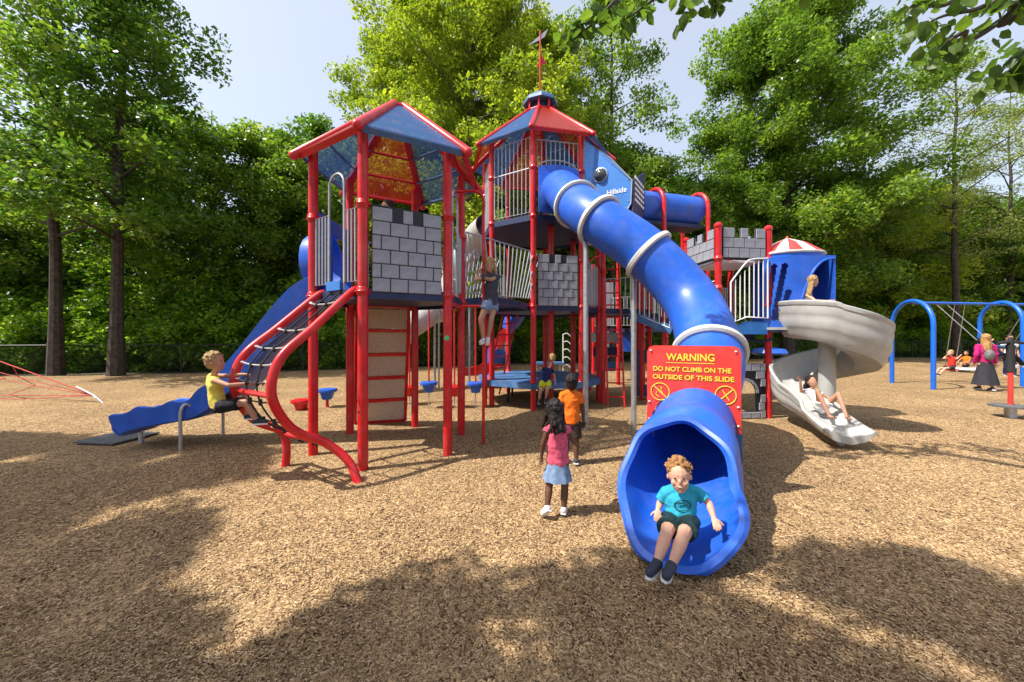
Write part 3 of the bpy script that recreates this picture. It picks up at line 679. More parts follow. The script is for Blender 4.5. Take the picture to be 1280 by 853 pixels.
# fire pole
fp = Vector((-.433, 5.64, 0)); t = thing('fire_pole', 'thin red sliding pole hooked to the right side of the hexagonal tower', 'fire pole', fp)
b = MB(); b.tube(spline([Z(B_.lerp(C_, .5), 3.84), Z(fp, 3.84).lerp(Z(B_.lerp(C_, .5), 3.84), .25), Z(fp, 3.72), Z(fp, 3.5)], 6) + [Z(fp, -.05)], .022, 12); b.build('pole', 'red', t)
b = MB(); b.tube([Z(B_.lerp(C_, .5), 2.1), Z(fp, 2.1)], .02, 8); b.tube([Z(fp, 2.06), Z(fp, 2.14)], .034, 12); b.build('bracket', 'red', t)

# ---- climbing wall
t = thing('climbing_wall', 'leaning beige climbing wall with red rungs under the hexagonal tower', 'climbing wall', (-2.5, 7.05, 0))
BL, BR = Vector((-2.93, 6.93, .02)), Vector((-2.07, 7.2, .02)); TL, TR = Z(E_.lerp(F_, .1), 2.18), Z(E_.lerp(F_, .9), 2.18)
for a, c in ((BL, TL), (BR, TR)): b = MB(); b.tube([a, c], .032, 10); b.build('side_rail', 'red', t)
nn = (BR - BL).cross(TL - BL).normalized()
if nn.y > 0: nn = -nn
for i in range(6):
    u = i / 5; L_, R_ = BL.lerp(TL, u), BR.lerp(TR, u); b = MB(); d = (R_ - L_).normalized(); b.box((L_ + R_) / 2 + nn * .015, ((R_ - L_).length, .05, .055), (d, nn, d.cross(nn))); b.build('rung', 'red', t, False)
    if i < 5:
        L2, R2 = BL.lerp(TL, u + .2), BR.lerp(TR, u + .2); up = (L2 - L_).normalized() * .035; N_ = 6; b = MB(); vs = []
        for j in range(3):
            for k in range(N_ + 1):
                p = (L_ + up).lerp(L2 - up, j / 2).lerp((R_ + up).lerp(R2 - up, j / 2), k / N_); vs.append(p + nn * (.012 + .018 * (j == 1) * (k % 2)) )
        fs = [(j * (N_ + 1) + k, j * (N_ + 1) + k + 1, (j + 1) * (N_ + 1) + k + 1, (j + 1) * (N_ + 1) + k) for j in range(2) for k in range(N_)]
        nv = len(vs); vs += [v - nn * .03 for v in vs]; fs += [tuple(nv + i_ for i_ in reversed(f)) for f in fs]
        b.add(vs, fs); rim = [0, N_, 3 * (N_ + 1) - 1, 2 * (N_ + 1)]
        for x, y in zip(rim, rim[1:] + rim[:1]): b.add([vs[x], vs[y], vs[nv + y], vs[nv + x]], [(0, 1, 2, 3)])
        b.build('wall_panel', 'beige', t)

# ---- curved net climber
Mm = (D_ + A_) / 2 ; nrm = Vector((-.53, -.85, 0)).normalized(); lat = Vector((.85, -.53, 0)).normalized()
Mm = Vector((-2.28, 4.90, 0))
prof = [(-.02, 2.24, .36), (.10, 2.17, .37), (.58, 1.735, .40), (.89, 1.466, .41), (1.01, 1.23, .42), (1.0, .958, .42), (.81, .646, .43), (.5, .442, .50), (.33, .22, .68), (.30, -.03, .84)]
def cl(side, pr=prof): return spline([Mm + nrm * a + lat * (c * side) + UP * z for a, z, c in pr], 8)
prof_far = [p if i < 7 else (p[0] + (.0, .12, .16)[i - 7], p[1], (.44, .42, .42)[i - 7]) for i, p in enumerate(prof)]
net = thing('net_climber', 'curving red pipe climber with black rope net on the left tower', 'net climber', (Mm.x - .5, Mm.y - .8, 0))
rn = cl(1); rf = cl(-1, prof_far)
for k, pts in enumerate((rn, rf)): b = MB(); b.tube(pts, .048, 14); b.build('side_rail', 'red', net)
b = MB(); b.tube([rn[38], rf[38]], .03, 10); b.build('cross_rail', 'red', net)
b = MB(); b.tube([rn[57], rf[57]], .03, 10); b.build('cross_rail', 'red', net)
for s_ in (.36, .64):
    b = MB(); pts = [rn[i].lerp(rf[i], s_) + nrm * .0 for i in range(0, 62, 2)]; b.tube(pts, .0095, 6); b.build('net_rope', 'rope', net)
for i in range(4, 62, 6):
    p, q = rn[i], rf[i]; a, c = p.lerp(q, .36), p.lerp(q, .64); off = (rn[i + 3 if i < 58 else i] - p) * .5
    b = MB(); b.tube([p, a + off * .4, c + off * .4, q], .009, 6); b.build('net_rope', 'ferrule' if i < 34 else 'rope', net)
    for x in (a + off * .4, c + off * .4): f_ = MB(); f_.cap(x - UP * .018, x + UP * .018, .02, .02, 8, 3); f_.build('rope_clamp', 'rope', net)
    for x, y in ((p, a), (q, c)):
        d = (y - x).normalized(); f_ = MB(); f_.cyl(x + d * .05, x + d * .11, .015, 8); f_.build('ferrule', 'ferrule', net)

# ---- wavy blue slide on the left
t = thing('wavy_slide', 'blue wavy open slide running down to the left from the tower', 'slide', (-4.3, 5.75, 0))
path = spline([(-2.62, 5.78, 2.27), (-2.95, 5.78, 2.22), (-3.25, 5.78, 1.95), (-3.8, 5.78, 1.27), (-4.25, 5.77, .78), (-4.65, 5.76, .5), (-5.0, 5.75, .42), (-5.35, 5.74, .36), (-5.62, 5.73, .29), (-5.75, 5.73, .22)], 8)
n = len(path); rings = []
for i, p in enumerate(path):
    a = path[max(0, i - 1)]; b_ = path[min(n - 1, i + 1)]; tt = (b_ - a).normalized(); sd = Vector((0, 1, 0)); up = tt.cross(sd).normalized() 
    if up.z < 0: up = -up
    u = i / (n - 1); wav = .025 * math.sin(u * 42) * (u > .45); h = (.27 if u < .45 else .24) + wav; h *= (1 if u < .93 else 1 - .6 * (u - .93) / .07); w = .3 + .02 * math.sin(u * 42 + 1) * (u > .45)
    pr = [(-w, h), (-w - .03, h + .015), (-w - .065, h), (-w - .06, h - .05), (-w - .03, -.03), (-w + .06, -.055), (0, -.05 - .4 * abs(wav)), (w - .06, -.055), (w + .03, -.03), (w + .06, h - .05), (w + .065, h), (w + .03, h + .015), (w, h), (w - .035, .06), (w - .12, .0), (0, -.01), (-w + .12, 0), (-w + .035, .06)]
    rings.append([p + sd * x + up * y for x, y in pr])
b = MB(); b.loft(rings); b.build('chute', 'blue', t)
for x, yo, zt in ((-4.72, -.36, .62), (-4.72, .36, .62)):
    b = MB(); b.tube(spline([(x + .03, 5.76 + yo * .85, zt), (x - .02, 5.76 + yo * 1.05, zt + .03), (x - .06, 5.76 + yo * 1.1, zt - .1), (x - .06, 5.76 + yo * 1.1, .3), (x - .06, 5.76 + yo * 1.1, -.05)], 5), .022, 10); b.build('leg', 'galv', t)
b = MB(); b.cyl((-5.72, 5.74, -.05), (-5.72, 5.74, .3), .035, 10); b.build('leg', 'galv', t)
# hood at the head of this slide
b = MB(); rings = []; 
for i in range(7):
    x = -2.80 - .30 * i / 6; s_ = 1 - .10 * (i / 6) ** 2; rg = []
    for ou in (1, 0):
        for k in range(13):
            th = math.radians(-40 + 260 * k / 12); kk = th if ou else math.radians(-40 + 260 * (12 - k) / 12); R = (.40 if ou else .365) * s_
            rg.append(Vector((x, 5.76 + R * math.cos(kk), 2.78 + R * 1.12 * math.sin(kk))))
    rings.append(rg)
b.loft(rings); b.build('hood', 'blue', t)
b = MB(); c_ = Vector((-2.79, 5.74, 2.78)); pl = []
hood_o = [(-.5, -.52), (.5, -.52), (.5, .55), (-.5, .55)]; 
for (y0, z0, y1, z1) in ((-.52, -.54, -.36, .62), (.36, -.54, .52, .62), (-.36, .4, .36, .62)): b.box((-2.74, 5.74 + (y0 + y1) / 2, 2.78 + (z0 + z1) / 2), (.04, y1 - y0, z1 - z0))
b.build('hood_frame', 'blue', t)
b = MB(); b.box((-2.70, 5.3, 2.75), (.035, .34, 1.05), (Vector((.3, .95, 0)).normalized(), Vector((.95, -.3, 0)).normalized(), UP)); b.build('side_panel', 'blue', t, False)

# ================================================================ octagonal tower
C2 = (.73, 9.63); O8 = ngon(C2, 1.47, -100.2, 8); V0, V7, V6, V5, V4, V3, V2, V1 = O8
t2 = thing('octagonal_tower', 'tall eight sided tower with cupola and red mast behind the tube slide', 'play tower', (C2[0], C2[1], 0))
ZU, ZM, ZL = 4.32, 2.33, .62
for i, p in enumerate(O8): post(t2, p, 6.2, (ZL, ZM - .03, 3.35, ZU - .04, 5.35), capm=False)
for p in ((.923, 8.80), (1.67, 10.2)): post(t2, p, ZU - .08, (ZL - .05,), capm=False, r=.07)
deck(t2, O8, ZU)
deck(t2, O8, ZM)
LO = ngon(C2, 1.62, -100.2, 8)
ld = thing('low_platform', 'low light blue eight sided platform the child in navy climbs on', 'platform', (C2[0], C2[1], 0))
pb = MB(); c = Vector((C2[0], C2[1], 0))
for k in range(4):                      # wedge planks of the low deck
    d = Vector((math.cos(math.radians(-10)), math.sin(math.radians(-10)), 0)); nrm_ = Vector((-d.y, d.x, 0))
    lo, hi = -1.53 + k * .765, -1.53 + (k + 1) * .765 - .012
    pts = []
    def clip(poly, sgn, lim):
        out = []
        for i in range(len(poly)):
            a, b2 = poly[i], poly[(i + 1) % len(poly)]; va = sgn * ((a - c).dot(nrm_) - lim); vb = sgn * ((b2 - c).dot(nrm_) - lim)
            if va >= 0: out.append(a)
            if (va >= 0) != (vb >= 0): out.append(a.lerp(b2, va / (va - vb)))
        return out
    pl_ = clip(clip([Z(p, 0) for p in LO], 1, lo), -1, hi)
    b = MB(); b.prism([Z(p, ZL - .05) for p in pl_], (0, 0, .05)); b.build('deck_panel', 'deckblue', ld, False)
b = MB()
for p, q in zip(LO, LO[1:] + LO[:1]):
    dd = (q - p).normalized(); n_ = Vector((dd.y, -dd.x, 0)); b.box(Z((p + q) / 2, ZL - .07) + n_ * .014, ((q - p).length, .025, .12), (dd, n_, UP))
b.build('deck_edge', 'deckblue', ld, False)
for k in range(6):
    a = k * 1.05 + .4; b = MB(); q = c + Vector((math.cos(a), math.sin(a), 0)) * .9; b.cyl(Z(q, -.05), Z(q, ZL - .055), .03, 8); b.build('leg', 'black', ld)
roof(t2, C2, 8, -100.2, 1.8, 6.1, .34, 7.38, ['red', 'blue', 'red', 'blue', 'red', 'blue', 'red', 'blue'], .05, 3)
cu = MB(); cu.tube([Z(C2, 7.36), Z(C2, 7.4)], .3, 8); cup = cu.build('cupola', 'navy', t2, False)
b = MB(); b.tube([Z(C2, 7.38), Z(C2, 7.64)], .26, 8); b.build('cupola_drum', 'navy', cup, False)
for p in ngon(C2, .34, -100.2, 8): b = MB(); b.cyl(Z(p, 7.36), Z(p, 7.66), .028, 8); b.build('cupola_post', 'red', cup)
b = MB(); b.tube([Z(C2, 7.6), Z(C2, 7.61), Z(C2, 7.7), Z(C2, 7.86), Z(C2, 7.93)], [.42, .45, .43, .22, .05], 8); b.build('cupola_cap', 'deckblue', cup, False)
b = MB(); b.cyl(Z(C2, 7.88), Z(C2, 9.55), .02, 10); mo = b.build('mast', 'red', t2)
b = MB(); c = Vector(C2 + (0,)); b.prism([Z(c, 8.95) + Vector((.02, 0, 0)), Z(c, 8.72) + Vector((.16, .02, 0)), Z(c, 8.66) + Vector((.02, 0, 0)), Z(c, 8.58) + Vector((-.1, 0, 0)), Z(c, 8.8) + Vector((-.02, 0, 0))], (0, .015, 0)); b.build('pennant', 'red', mo, False)
b = MB(); b.prism([Z(c, 9.25) + Vector((-.32, .0, -.08)), Z(c, 9.42) + Vector((.02, 0, .03)), Z(c, 9.5) + Vector((.2, 0, .1)), Z(c, 9.40) + Vector((.12, 0, .0)), Z(c, 9.3) + Vector((-.02, 0, 0))], (0, .015, 0)); b.build('wind_vane', 'galv', mo, False)
# guard rails of the upper and the middle storey
railing(t2, V1, V0, ZU + .06, ZU + 1.72, 8, mid=ZU + 1.04)
railing(t2, V2, V1, ZU + .06, ZU + 1.6, 8, mid=ZU + 1.04)
railing(t2, V0, V7, ZU + 1.02, ZU + 1.66, 8)
for P_, Q_ in ((V5, V6), (V4, V5), (V3, V4)): railing(t2, P_, Q_, ZU + .06, ZU + 1.04, 8)
for P_, Q_ in ((V5, V6), (V4, V5), (V6, V7), (V2, V3)): railing(t2, P_, Q_, ZM + .06, ZM + 1.04, 8)
b = MB(); c1 = (V0 + V7) / 2; d = (V7 - V0).normalized(); pts = [c1 + d * .47 * math.cos(math.pi * (1 - i / 12)) + UP * (ZU + 1.02 + .22 * math.sin(math.pi * i / 12)) for i in range(13)]; b.tube(pts, .016, 8); b.build('hand_loop', 'rail', t2)
castle_panel(t2, V0, V7, ZM - .02, ZM + 1.12, (.07, -1, 0), label='grey castle brick panel left of the tube slide')
# long arched hand rail hoops seen through the upper storey
# ladder of red tube under the platform
b = MB()
for s_ in (-.2, .2): b.tube([(-.55 + s_, 10.2, .05), (-.05 + s_, 9.9, 2.2)], .022, 8)
lad = b.build('inner_ladder', 'red', t2)
for k in range(7): b = MB(); u = (k + .6) / 7.4; y = 10.2 - .3 * u; z = .05 + 2.15 * u; x = -.55 + .5 * u; b.cyl((x - .2, y, z), (x + .2, y, z), .018, 8); b.build('rung', 'red', lad)

# ---- bridge between the towers
br = thing('arched_bridge', 'railed bridge between the two roofed towers with fanned grey bars', 'bridge', (-.7, 7.5, ZM - .1))
Cn, Fn = Vector(C_), Vector(F_)
P0, P1, Q0, Q1 = Z(Cn, 0), Z(V0, 0), Z(Fn, 0), Z(V1, 0)
b = MB(); N_ = 10
for k in range(N_):
    u0, u1 = k / N_ + .004, (k + 1) / N_ - .004; arc = lambda u: ZD + (ZM - ZD) * u + .1 * math.sin(math.pi * u)
    um = (u0 + u1) / 2; p, q = P0.lerp(P1, um), Q0.lerp(Q1, um); mid = (p + q) / 2; dd = (q - p).normalized(); al = (P1 - P0).normalized()
    sl = Vector((al.x, al.y, (arc(u1) - arc(u0)) / ((P1 - P0).length * (u1 - u0)))).normalized()
    bb = MB(); bb.box(Z(mid, arc(um) - .03), ((P1 - P0).length / N_ - .012, (q - p).length - .16, .05), (sl, dd, sl.cross(dd))); bb.build('deck_plank', 'navy', br, False)
for (p, q) in ((P0, P1), (Q0, Q1)):
    ii = (Q0 - P0).normalized() * (.1 if p is P0 else -.1)
    pts = [Z(p.lerp(q, u / 10), ZD + (ZM - ZD) * u / 10 + .1 * math.sin(math.pi * u / 10) - .05) + ii for u in range(11)]
    bb = MB(); 
    for a, c in zip(pts[:-1], pts[1:]): d = (c - a).normalized(); s_ = d.cross(UP).normalized(); bb.box((a + c) / 2, ((c - a).length, .03, .13), (d, s_, s_.cross(d)))
    bb.build('side_beam', 'navy', br, False)
    railing(br, p, q, ZD + .14, ZD + 1.17, 20, fan=1.15, dz=.08, inset=.12)

# ---- tube slide
SL = [(1.00, 8.38, 4.84), (1.06, 8.0, 4.78), (1.25, 7.15, 4.16), (1.52, 6.5, 3.66), (2.24, 6.12, 2.98), (2.76, 5.72, 2.16), (2.62, 4.95, 1.42), (2.24, 4.40, .98), (1.90, 3.93, .66), (1.82, 3.79, .60)]
sp = spline(SL, 10); ts = thing('tube_slide', 'big bright blue enclosed tube slide winding down to the smiling boy', 'tube slide', (2.2, 5.2, 0))
def frames(pts):
    T = [(pts[min(i + 1, len(pts) - 1)] - pts[max(i - 1, 0)]).normalized() for i in range(len(pts))]; S = [t.cross(UP).normalized() for t in T]; U = [s.cross(t) for s, t in zip(S, T)]; return T, S, U
T_, S_, U_ = frames(sp); RO = .40; SEG = 36
def circ(p, s, u, R): return [p + s * R * math.cos(2 * math.pi * k / SEG) + u * R * math.sin(2 * math.pi * k / SEG) for k in range(SEG)]
cuts = [0, 10, 20, 30, 40, 51, 61, 80, len(sp) - 1]
cuts = [0, 20, 30, 40, 60, 80, len(sp) - 1]
for a, c in zip(cuts[:-1], cuts[1:]):
    b = MB(); idx = list(range(a, c + 1)); outer = [circ(sp[i], S_[i], U_[i], RO) for i in idx]; inner = [circ(sp[i], S_[i], U_[i], RO - .012) for i in reversed(idx)]
    R_ = outer + inner + [outer[0]]; b.loft(R_, cap=False); b.build('tube_section', 'blue', ts)
for i in (20, 30, 40, 60):
    b = MB(); rg = []
    for off, R in ((-.045, RO + .002), (-.05, RO + .03), (-.03, RO + .062), (.03, RO + .062), (.05, RO + .03), (.045, RO + .002)): rg.append(circ(sp[i] + T_[i] * off, S_[i], U_[i], R))
    b.loft(rg, cap=False); b.build('joint_ring', 'greyring', ts)
def under(i, s=0): return sp[i] - U_[i] * (RO + .03) + S_[i] * s
for i, sd, gx, gy in ((30, .0, 1.30, 6.56), (40, 0, 2.11, 6.45)):
    q = min(circ(sp[i], S_[i], U_[i], RO + .05), key=lambda v: (v - Vector((gx, gy, v.z))).length + .6 * abs(v.z - (sp[i].z - .25)))
    b = MB(); b.tube(spline([q + UP * .05, Vector((gx, gy, q.z - .12)), Vector((gx, gy, q.z - .5))], 5) + [Vector((gx, gy, -.05))], .045, 12); b.build('support_leg', 'galv', ts)
q = sp[60] - U_[60] * .43 + S_[60] * .2; b = MB(); b.tube([q, Z(q, -.05)], .045, 12); b.build('support_leg', 'galv', ts)
# window slot
b = MB(); i0 = 12; vs = []
for ii in (13, 15, 17, 19):
    for k in range(5):
        th = math.radians(118 + k * 13); vs.append(sp[ii] + S_[ii] * (RO + .005) * math.cos(th) + U_[ii] * (RO + .005) * math.sin(th))
b.add(vs, [(r * 5 + k, r * 5 + k + 1, (r + 1) * 5 + k + 1, (r + 1) * 5 + k) for r in range(3) for k in range(4)]); b.build('window', 'window', ts)
# entrance hood panel on the tower face
ux = (V7 - V0).normalized(); uy = Vector((-ux.y, ux.x, 0)); hc = Z((V0 + V7) / 2, 4.84) - uy * .07
ol = [(-.47, -.50), (.47, -.50), (.47, .34)] + [(.47 * math.cos(math.radians(a)), .34 + .24 * math.sin(math.radians(a)) + .02 * math.cos(math.radians(a * 6))) for a in range(10, 180, 10)] + [(-.47, .34)]
b = MB(); n_ = 40; outl = []
for k in range(n_):                                     # ring between outline and the tube hole
    th = 2 * math.pi * k / n_; dx, dz_ = math.cos(th), math.sin(th); rr = min([.47 / abs(dx) if abs(dx) > 1e-6 else 9, (.50 / -dz_) if dz_ < 0 else ((.34 + .24 * math.sqrt(max(0, 1 - min(1, abs(dx)) ** 2))) / dz_ if dz_ > .3 else 9)]); outl.append((dx * rr, dz_ * rr))
def hp(x, z, o): return hc + ux * x + UP * z - uy * o
r1 = [hp(x, z, 0) for x, z in outl]; r2 = [hp(x, z, .03) for x, z in outl]; r3 = [hp(.41 * math.cos(2 * math.pi * k / n_), .41 * math.sin(2 * math.pi * k / n_), .06) for k in range(n_)]; r4 = [hp(.39 * math.cos(2 * math.pi * k / n_), .39 * math.sin(2 * math.pi * k / n_), 0) for k in range(n_)]
b.loft([r1, r2, r3, r4, r1], cap=False); b.build('entry_hood', 'blue', ts)
# flared mouth
h = T_[-1].copy(); h.z = 0; h.normalize(); sd = S_[-1]; e0 = sp[-1]; cm = Vector((1.375, 3.10, .45)); rings = []; K = 72
def lip(th, f, grow=0, back=0):
    wob = .012 * math.cos(7 * th + .6) * f
    a = .37 + .03 * f + wob + grow; b_ = .35 + .03 * f + wob + grow; 
    if math.cos(th) < 0: a += .09 * f * max(0, math.sin((th - math.pi) * 2)) * (math.sin(th) < 0)
    return cm + sd * (a * math.sin(th)) + UP * (b_ * math.cos(th)) + h * (-(.44 if math.cos(th) > 0 else .60) * math.cos(th) * f - .1 * (1 - f) - back)
def rcirc(R): return [e0 + sd * R * math.sin(2 * math.pi * k / K) + U_[-1] * R * math.cos(2 * math.pi * k / K) for k in range(K)]
L1 = [lip(2 * math.pi * k / K, 1) for k in range(K)]; c0 = rcirc(RO)
def mixr(A, B, u, bulge=0): return [a.lerp(c, u) + (a.lerp(c, u) - (e0.lerp(cm, u))).normalized() * bulge for a, c in zip(A, B)]
outer = [c0] + [mixr(c0, L1, u, .05 * math.sin(math.pi * u)) for u in (.15, .3, .45, .6, .75, .88)]
rollo = [[lip(2 * math.pi * k / K, 1, .035, .06) for k in range(K)], [lip(2 * math.pi * k / K, 1, .068, .02) for k in range(K)], [lip(2 * math.pi * k / K, 1, .058, -.03) for k in range(K)], [lip(2 * math.pi * k / K, 1, .026, -.045) for k in range(K)], [lip(2 * math.pi * k / K, 1, -.01, -.01) for k in range(K)]]
c1_ = rcirc(RO - .015); inner = [mixr(c1_, L1, u, -.022 + .05 * math.sin(math.pi * u)) for u in (.9, .75, .6, .45, .3, .15, 0)]
for rg in outer + rollo + inner:
    for k in range(K): rg[k].z = max(rg[k].z, .045)
b = MB(); b.loft(outer + rollo + inner + [c0], cap=False); b.build('slide_mouth', 'blue', ts)
b = MB(); q = e0 + sd * .0 - UP * .38; b.cyl(q, Z(q, -.05), .05, 12); b.build('support_leg', 'galv', ts)

# ---- warning sign, an arch cut over the tube
sg_c = Vector((1.90, 3.93, 0)); sx = Vector((.905, -.42, 0)).normalized(); sn = Vector((-sx.y, sx.x, 0)); sn = -sn if sn.y > 0 else sn
sgn_ = thing('warning_sign', 'red warning board with yellow lettering arched over the blue tube slide', 'sign', (sg_c.x, sg_c.y, 0))
Wh, zb, zt = .445, .66, 1.545; arch = []; n_ = 24; za = .64; Ra = .415
top_ = [(-Wh, zb), (-Wh, zt - .07), (-Wh + .02, zt - .02), (-Wh + .07, zt), (Wh - .07, zt), (Wh - .02, zt - .02), (Wh, zt - .07), (Wh, zb)]
ar = [(Ra * math.cos(math.pi * k / n_), za + .02 + Ra * math.sin(math.pi * k / n_)) for k in range(n_ + 1)]
def spnt(x, z, o=0): return sg_c + sx * x + UP * z + sn * o
b = MB(); fr_ = [spnt(x, z, .02) for x, z in top_ + ar]; n_t = len(fr_); 
# triangulated by pairing the arch with the outline
bmm = bmesh.new(); vf = [bmm.verts.new(p) for p in fr_]; f = bmm.faces.new(vf); ex = bmesh.ops.extrude_face_region(bmm, geom=[f]); 
bmesh.ops.translate(bmm, verts=[v for v in ex['geom'] if isinstance(v, bmesh.types.BMVert)], vec=-sn * .022)
bmesh.ops.triangulate(bmm, faces=bmm.faces[:]); bmesh.ops.recalc_face_normals(bmm, faces=bmm.faces); 
for v in bmm.verts: v.co -= Vector((sg_c.x, sg_c.y, 0))
me = bpy.data.meshes.new('board'); bmm.to_mesh(me); bmm.free(); me.materials.append(M['redsign']); bo = bpy.data.objects.new('board', me); COL.objects.link(bo); bo.parent = sgn_
def text(parent, s, height, width, pos, ux, un, m, name='lettering', bold=.012):
    cu = bpy.data.curves.new('t', 'FONT'); cu.body = s; cu.align_x = 'CENTER'; cu.extrude = .002; cu.offset = bold; cu.size = 1
    to = bpy.data.objects.new('t', cu); COL.objects.link(to); bpy.context.view_layer.update()
    me = bpy.data.meshes.new_from_object(to.evaluated_get(bpy.context.evaluated_depsgraph_get())); bpy.data.objects.remove(to)
    xs = [v.co.x for v in me.vertices]; ys = [v.co.y for v in me.vertices]; kx = width / (max(xs) - min(xs)); ky = height / (max(ys) - min(ys)); y0 = min(ys); xc = (max(xs) + min(xs)) / 2
    r = wloc(parent); up = UP
    for v in me.vertices: v.co = pos + ux * (v.co.x - xc) * kx + up * (v.co.y - y0) * ky + un * (v.co.z + .003) - r
    me.materials.append(M[m]); me.name = name; o = bpy.data.objects.new(name, me); COL.objects.link(o); o.parent = parent; return o
text(bo, 'WARNING', .078, .46, spnt(-.02, 1.385, .021), sx, sn, 'yellow', bold=.02)
text(bo, 'DO NOT CLIMB ON THE', .052, .74, spnt(-.01, 1.268, .021), sx, sn, 'yellow', bold=.02)
text(bo, 'OUTSIDE OF THIS SLIDE', .052, .77, spnt(0, 1.182, .021), sx, sn, 'yellow', bold=.02)
b = MB(); b.box(spnt(-.02, 1.362, .022), (.46, .003, .007), (sx, sn, UP)); b.build('underline', 'yellow', bo, False)
for cx, rot in ((-.31, -1), (.31, 1)):
    ce = spnt(cx, 1.045, .023); b = MB(); R = .092; b.tube([ce + sx * R * math.cos(a * math.pi / 16) + UP * R * math.sin(a * math.pi / 16) for a in range(32)], .005, 5, closed=True)
    b.box(ce, (2 * R, .004, .010), ((sx * .72 + UP * .70 * rot).normalized(), sn, (UP * .72 - sx * .70 * rot).normalized()))
    if rot > 0: b.box(ce + sx * .0 + UP * .0, (.12, .004, .008), ((sx * .5 - UP * .86).normalized(), sn, (UP * .5 + sx * .86).normalized()))
    else: b.tube([ce + sx * .0 + UP * .05, ce + sx * .02 + UP * .045, ce + sx * .005 + UP * .02, ce + sx * .03 - UP * .03, ce + sx * .05 - UP * .05], .004, 5); b.tube([ce - sx * .03 + UP * .0, ce - sx * .045 - UP * .03, ce - sx * .01 - UP * .06], .004, 5)
    b.build('no_climbing_symbol', 'yellow', bo, False)
for x, z in ((-.405, 1.49), (.4, 1.49), (-.42, .93), (.42, .93), (-.42, .74), (.42, .74)):
    b = MB(); b.cap(spnt(x, z, .018), spnt(x, z, .028), .014, .009, 10, 3); b.build('bolt', 'greyring', bo)
for x in (-.40, .41): b = MB(); b.tube([spnt(x, -.05, -.03), spnt(x, 1.1, -.03)], .03, 10); b.build('post', 'galv', sgn_)
b = MB(); b.box(spnt(.43, .36, .0), (.05, .02, .62), (sx, sn, UP)); b.build('side_bracket', 'deckblue', sgn_, False)

# ---- side bay of the upper tower with the Hillside panel
bay = thing('tower_bay', 'light blue tower bay with Hillside lettering and dark dome window', 'play panel', (2.4, 8.2, ZU))
bx = Vector((.84, -.54, 0)).normalized(); by = Vector((.54, .84, 0)).normalized(); P_ = Z(V7, 0) + bx * .05
ol = [(0, ZU - .08), (.80, ZU - .08), (.97, ZU - .03), (1.06, ZU + .12), (1.08, 4.92), (.62, 5.5), (0.02, 6.08)]
b = MB(); b.prism([Z(P_ + bx * x, z) for x, z in ol], by * .03); fp_ = b.build('front_panel', 'skyblue', bay, False)
b = MB(); b.tube([Z(P_ + bx * x, z) - by * .002 for x, z in ol], .014, 6, closed=True); b.build('panel_trim', 'rail', fp_)
b = MB(); q = Z(P_ + bx * .40, 5.18) - by * .01; b.tube([q + bx * .0 - by * .0 + (bx * math.cos(a / 8 * math.pi) + UP * math.sin(a / 8 * math.pi)) * .15 for a in range(16)], .018, 6, closed=True); b.build('window_ring', 'rail', fp_)
b = MB(); b.ell(q, (.14, .11, .14), (bx, by, UP)); b.build('bubble_window', 'dome', fp_)
text(fp_, 'Hillside', .11, .42, Z(P_ + bx * .76, 4.70) - by * .006, bx, -by, 'white', bold=.01)
for x, z in ((.12, 5.55), (.3, 5.62), (.06, 4.5), (1.0, 4.5), (.99, 4.95), (.95, 4.36), (.65, 5.38), (.2, 5.4)): b = MB(); b.cap(Z(P_ + bx * x, z) - by * .004, Z(P_ + bx * x, z) - by * .012, .014, .009, 8, 2); b.build('bolt', 'greyring', fp_)
E0 = P_ + bx * 1.1; ol = [(0.02, ZU - .1), (.55, ZU - .1), (.95, ZU + .1), (1.02, ZU + .4), (1.02, 5.5), (.9, 5.6), (0.02, 4.92)]
b = MB(); b.prism([Z(E0 + by * x, min(z, 4.92 + .52 * x)) for x, z in ol], -bx * .03); ep = b.build('end_panel', 'navy', bay, False)
for r in range(5):
    for k in range(5):
        b = MB(); b.box(Z(E0 + by * (.2 + k * .16), 4.56 + r * .12 + .004 * k) + bx * .006, (.11, .012, .055), (by, bx, UP)); b.build('grip_block', 'white', ep, False)
deck(bay, [P_, P_ + bx * 1.05, P_ + bx * 1.05 + by * 1.0, P_ + by * 1.0], ZU - .12)
b = MB(); b.box(Z(P_ + by * 1.02 + bx * .5, 4.75), (1.05, .03, .9), (bx, by, UP)); b.build('back_panel', 'blue', bay, False)
b = MB(); b.prism([Z(P_ + bx * 1.06, 4.9), Z(P_ + bx * 1.06 + by * 1.0, 4.9), Z(P_ + bx * .05 + by * 1.0, 6.02), Z(P_ + bx * .05, 6.02)], (0, 0, .02)); b.build('sloping_roof', 'navy', bay, False)

# ---- high crawl tube with red hoops
ct = thing('crawl_tube', 'high horizontal blue crawl tube held by two red hoops', 'crawl tube', (3.5, 9.3, 0))
b = MB(); pts = [Vector((2.55 + .30 * i, 8.9 + .08 * i, 4.78)) for i in range(8)]; outr = []
T2, S2, U2 = frames(pts)
b.loft([circ(p, s, u, .38) for p, s, u in zip(pts, S2, U2)] + [circ(p, s, u, .365) for p, s, u in zip(reversed(pts), reversed(S2), reversed(U2))] + [circ(pts[0], S2[0], U2[0], .38)], cap=False); b.build('tube_section', 'blue', ct)
for i in (3, 7):
    p, s, u = pts[i], S2[i], U2[i]; hoop = [p + s * .44 - UP * (p.z + .05)] + [p + s * .44 * math.cos(a * math.pi / 12) + UP * .44 * math.sin(a * math.pi / 12) for a in range(13)] + [p - s * .44 - UP * (p.z + .05)]
    b = MB(); b.tube(hoop, .05, 12); b.build('hoop', 'red', ct)
b = MB(); p0_, p1_ = pts[0], pts[7]; b.box((p0_ + p1_) / 2 - UP * .42, ((p1_ - p0_).length, .5, .08), (T2[0], S2[0], UP)); b.build('under_beam', 'navy', ct, False)
